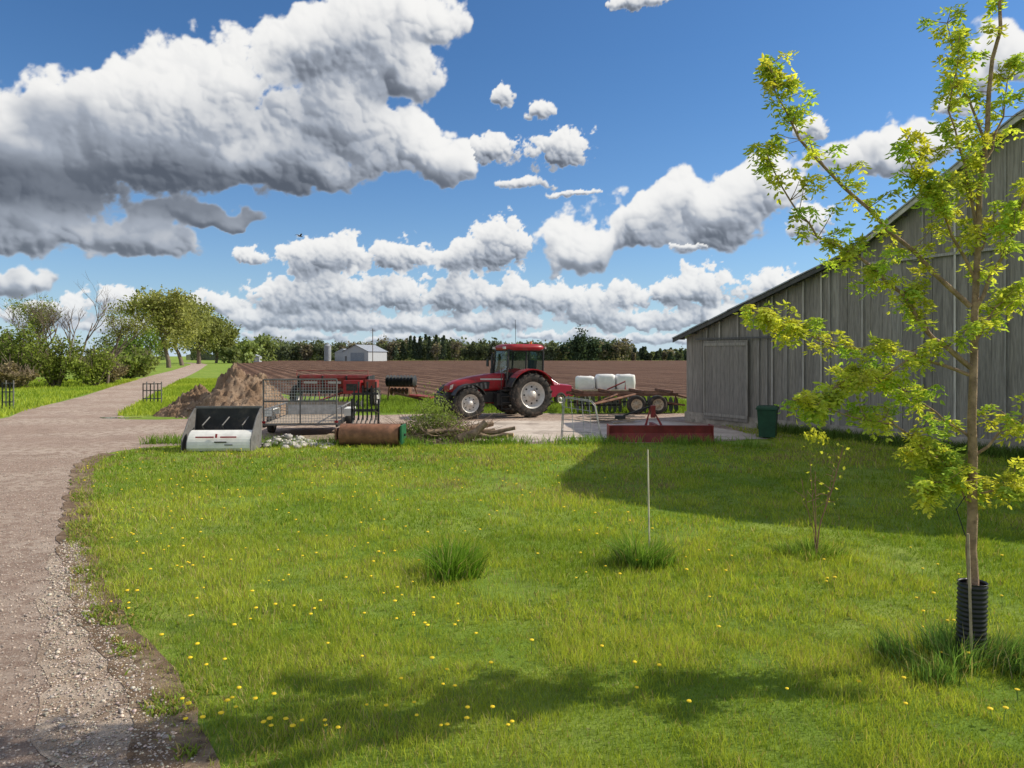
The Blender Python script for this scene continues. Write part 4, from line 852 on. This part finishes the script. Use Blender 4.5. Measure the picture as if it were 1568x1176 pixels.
for i,x in enumerate((-1.15,-.08,.98)):
    B=MB(); rr=RS(i+50); rg=[]
    for z,k in((0,.93),(.06,1.0),(.35,1.03),(.62,1.0),(.72,.93),(.75,.7)):
        rg.append([(x+.50*k*math.copysign(abs(math.cos(a))**.35,math.cos(a))*(1+rr.uniform(-.02,.02)),.52*k*math.copysign(abs(math.sin(a))**.35,math.sin(a)),.63+z*(1.05 if i else .92)+(rr.uniform(-.02,.02) if z>.6 else 0)) for a in np.linspace(0,2*math.pi,25)[:-1]])
    B.loft(rg,m_bag); B.build('bulk_bag',parent=E)
# brush pile
E=empty('brush_pile',(-1.75,20.8,0)); r=RS(19); B=MB(); mlog=pmat('log_bark',(.28,.20,.14),.95,0,.4,6,.5,20); mcut=pmat('cut_wood',(.5,.33,.18),.8)
for i in range(12):
    x=r.uniform(-1.0,1.3); y=r.uniform(-.5,.4); a=r.normal(0,.35); Ln=r.uniform(.5,1.4); z=r.uniform(.08,.40); q=r.uniform(.04,.11)
    p0=Vector((x-math.cos(a)*Ln/2,y-math.sin(a)*Ln/2,z)); p1=Vector((x+math.cos(a)*Ln/2,y+math.sin(a)*Ln/2,z+r.normal(0,.08)+.05)); B.tube([p0,(p0+p1)/2+Vector((0,0,r.normal(0,.04))),p1],[q,q*.9,q*.75],mlog,8); B.tube([p1,p1+(p1-p0)*.004],[q*.72]*2,mcut,8)
B.tube([(.3,-.5,.12),(.75,-.5,.28),(1.05,-.48,.58)],[.14,.11,.08],mlog,10); B.tube([(.75,-.5,.25),(1.15,-.5,.16),(1.5,-.5,.24)],[.08,.06,.03],mlog,8)
for i in range(260):
    x=r.uniform(-1.45,1.0); y=r.normal(0,.35); a=r.uniform(0,6.28); Ln=r.uniform(.4,1.3); el_=r.uniform(-.1,.8); d=Vector((math.cos(a)*math.cos(el_),math.sin(a)*math.cos(el_)*.5,math.sin(el_))); p=Vector((x,y,r.uniform(.02,.45)*math.exp(-(x/1.3)**2)+.02)); B.tube([p,p+d*Ln*.5+Vector((0,0,r.normal(0,.05))),p+d*Ln],[.012,.008,.003],mlog,4,False)
B.build('logs_and_branches',parent=E)
n=4600; C=np.stack([r.normal(-.45,.5,n),r.normal(.1,.3,n),np.zeros(n)],1); C[:,2]=np.abs(r.normal(.50,.38,n))*np.exp(-((C[:,0]+.45)/.9)**2)+.03
cards('leaves',C,r.uniform(.02,.06,n),np.array([.26,.33,.09])*r.uniform(.5,1.4,(n,1)),m_leafd,E,6,.35)
B=MB()
for y in(0,.55):
    B.tube([(-.58,y,0),(-.52,y,1.15),(-.45,y,1.22),(.25,y,1.12),(.36,y,1.0),(.55,y,.05)],.015,m_galv,6)
for t in(.25,.55,.85): B.tube([(-.56,0,t*1.2),(-.56,.55,t*1.2)],.012,m_galv,6); B.tube([(-.55,0,t*1.15),(.45-.2*t,0,t*1.0)],.011,m_galv,5)
for x in(-.3,0,.2): B.tube([(x,0,1.18),(x+.05,-.1,.6),(x+.1,-.25,.06)],.010,m_galv,5)
B.tube([(-.58,-.25,.05),(.75,-.25,.05),(.75,.5,.05),(-.58,.5,.05),(-.58,-.25,.05)],.016,m_galv,6); B.build('metal_hoop_rack',(1.95,20.7,0),math.radians(-8))
B=MB(); B.prism([(-.25,0),(-.05,0),(.05,.25),(-.02,.46),(-.14,.46),(-.12,.25)],-1.43,1.43,pmat('dark_red_blade',(.2,.025,.02),.6,0,.3,3,dirt=(.10,.05,.035)),'x')
for sg in(1,-1): B.box((sg*1.44,.05,.24),(.03,.5,.46),m_red2)
B.box((-.1,.4,.42),(.1,1.0,.1),m_red2); B.tube([(-.35,.3,.42),(-.15,.6,.95),(.1,.3,.42)],.035,m_red2,6); B.box((-.1,.55,.8),(.12,.16,.35),m_red2); B.tube([(-.15,.6,.95),(-.9,.9,.65)],.03,m_black,6); B.box((-1.0,.9,.6),(.3,.15,.1),m_black)
B.build('grader_blade',(4.15,20.75,0),math.radians(-1),bevel=.005)
B=MB(); r=RS(23)
for i in range(14): B.box((r.uniform(-.6,.8),r.uniform(-.5,.5),.05+.03*i/2),(r.uniform(.6,1.4),.1,.03),m_wood,(0,r.normal(0,.05),r.normal(0,.3)))
B.build('scrap_boards',(3.6,26.5,0)); 
B=MB()
for i in range(5): B.box((0,-.5+.25*i,.13),(1.1,.12,.025),m_wood)
for x in(-.5,0,.5): B.box((x,0,.07),(.09,1.1,.09),m_wood)
B.build('wood_pallet',(-5.3,20.6,0),.3)
B=MB(); B.loft([[(sx_*k*.27,sy*k*.27,z) for sx_,sy in((-1,-1),(1,-1),(1,1),(-1,1))] for k,z in((.82,.05),(1.0,.84))],m_dgreen,False); B.box((0,0,.87),(.60,.62,.05),m_dgreen); B.loft([[(sx_*k*.29,sy*k*.29,z) for sx_,sy in((-1,-1),(1,-1),(1,1),(-1,1))] for k,z in((1.0,.897),(.9,.95))],m_dgreen,False)
B.cyl((-.22,.28,.1),(.22,.28,.1),.1,m_black); B.tube([(-.24,.3,.85),(-.24,.36,.9),(.24,.36,.9),(.24,.3,.85)],.018,m_dgreen,6); B.build('wheelie_bin',(7.45,21.55,0),math.radians(-25),bevel=.01)
def slat(name,loc,w,h,n,rz):
    B=MB()
    for k in range(n): B.tube([(-w/2+w*k/(n-1),0,0),(-w/2+w*k/(n-1),0,h*(1 if k%2 else .93))],.03,m_grey if k%2 else m_black,6)
    for z in(.25,.6,.9): B.box((0,.03,h*z),(w+.05,.03,.05),m_grey)
    B.build(name,loc,rz)
slat('slatted_guard_fence',(-17.9,36.8,0),.85,1.12,6,.2); slat('slatted_guard_fence',(-22.7,33.3,0),.45,1.3,4,.2)
# distant farm buildings
E=empty('farm_shed',(-71.5,338,0),math.radians(-18)); m_wh=pmat('pale_siding',(.42,.44,.46),.6,0,.05,1); m_rf=pmat('shed_roof',(.36,.38,.41),.5,.2,.1,1)
B=MB(); B.box((0,9,2.3),(13,18,4.6),m_wh); B.prism([(-6.5,4.6),(6.5,4.6),(0,7.4)],0,18,m_wh); B.build('walls',parent=E)
B=MB(); B.add([(-7,-.5,4.4),(0,-.5,7.6),(0,18.5,7.6),(-7,18.5,4.4)],[(0,1,2,3)],m_rf); B.add([(7,-.5,4.4),(0,-.5,7.6),(0,18.5,7.6),(7,18.5,4.4)],[(3,2,1,0)],m_rf); B.build('roof',parent=E)
B=MB(); B.box((1,-.06,2.0),(7,.1,3.8),pmat('shed_door',(.24,.27,.31),.6)); B.box((-5.0,-.06,1.2),(1,.1,2.2),m_grey); B.build('doors',parent=E)
B=MB(); B.box((-10.5,12,2.0),(8,12,4.0),m_wh); B.prism([(-14.7,4.0),(-6.4,4.0),(-10.5,5.8)],5.9,18,m_rf); B.build('lean_to',parent=E)
B=MB(); ms=pmat('silo_steel',(.30,.32,.34),.6,.2,.2,1)
B.cyl((0,0,0),(0,0,7.0),1.6,ms,24); B.tube([(0,0,7.0),(0,0,8.3)],[1.7,.3],ms,24); B.build('grain_silo',(-86,345,0))
B=MB(); B.cyl((0,0,0),(0,0,13.5),.16,m_bark,8); B.box((0,0,12.8),(2,.14,.14),m_bark); B.build('utility_pole',(-56.5,300,0))
B=MB(); B.box((0,0,1.0),(4,3,2.0),m_wh); B.prism([(-2.2,2.0),(2.2,2.0),(0,3.0)],-1.7,1.7,m_rf); B.build('small_shed',(-104,300,0))
B=MB(); m_bird=pmat('bird_feathers',(.05,.045,.04),.8)
B.tube([(-.25,0,0),(-.12,0,.01),(.05,0,.015),(.2,0,.02),(.26,0,.025)],[.015,.04,.055,.035,.01],m_bird,8)
for sg in(1,-1): B.add([(.1,0,.02),(-.08,0,.02),(-.15,sg*.3,.17),(-.18,sg*.55,.12),(.02,sg*.3,.19)],[(0,1,2,4),(2,3,4)],m_bird)
B.add([(-.22,0,.01),(-.4,.06,.01),(-.4,-.06,.01)],[(0,1,2)],m_bird); B.build('bird',(-17.2,60,12.1),.9)
print('blades',NBL)
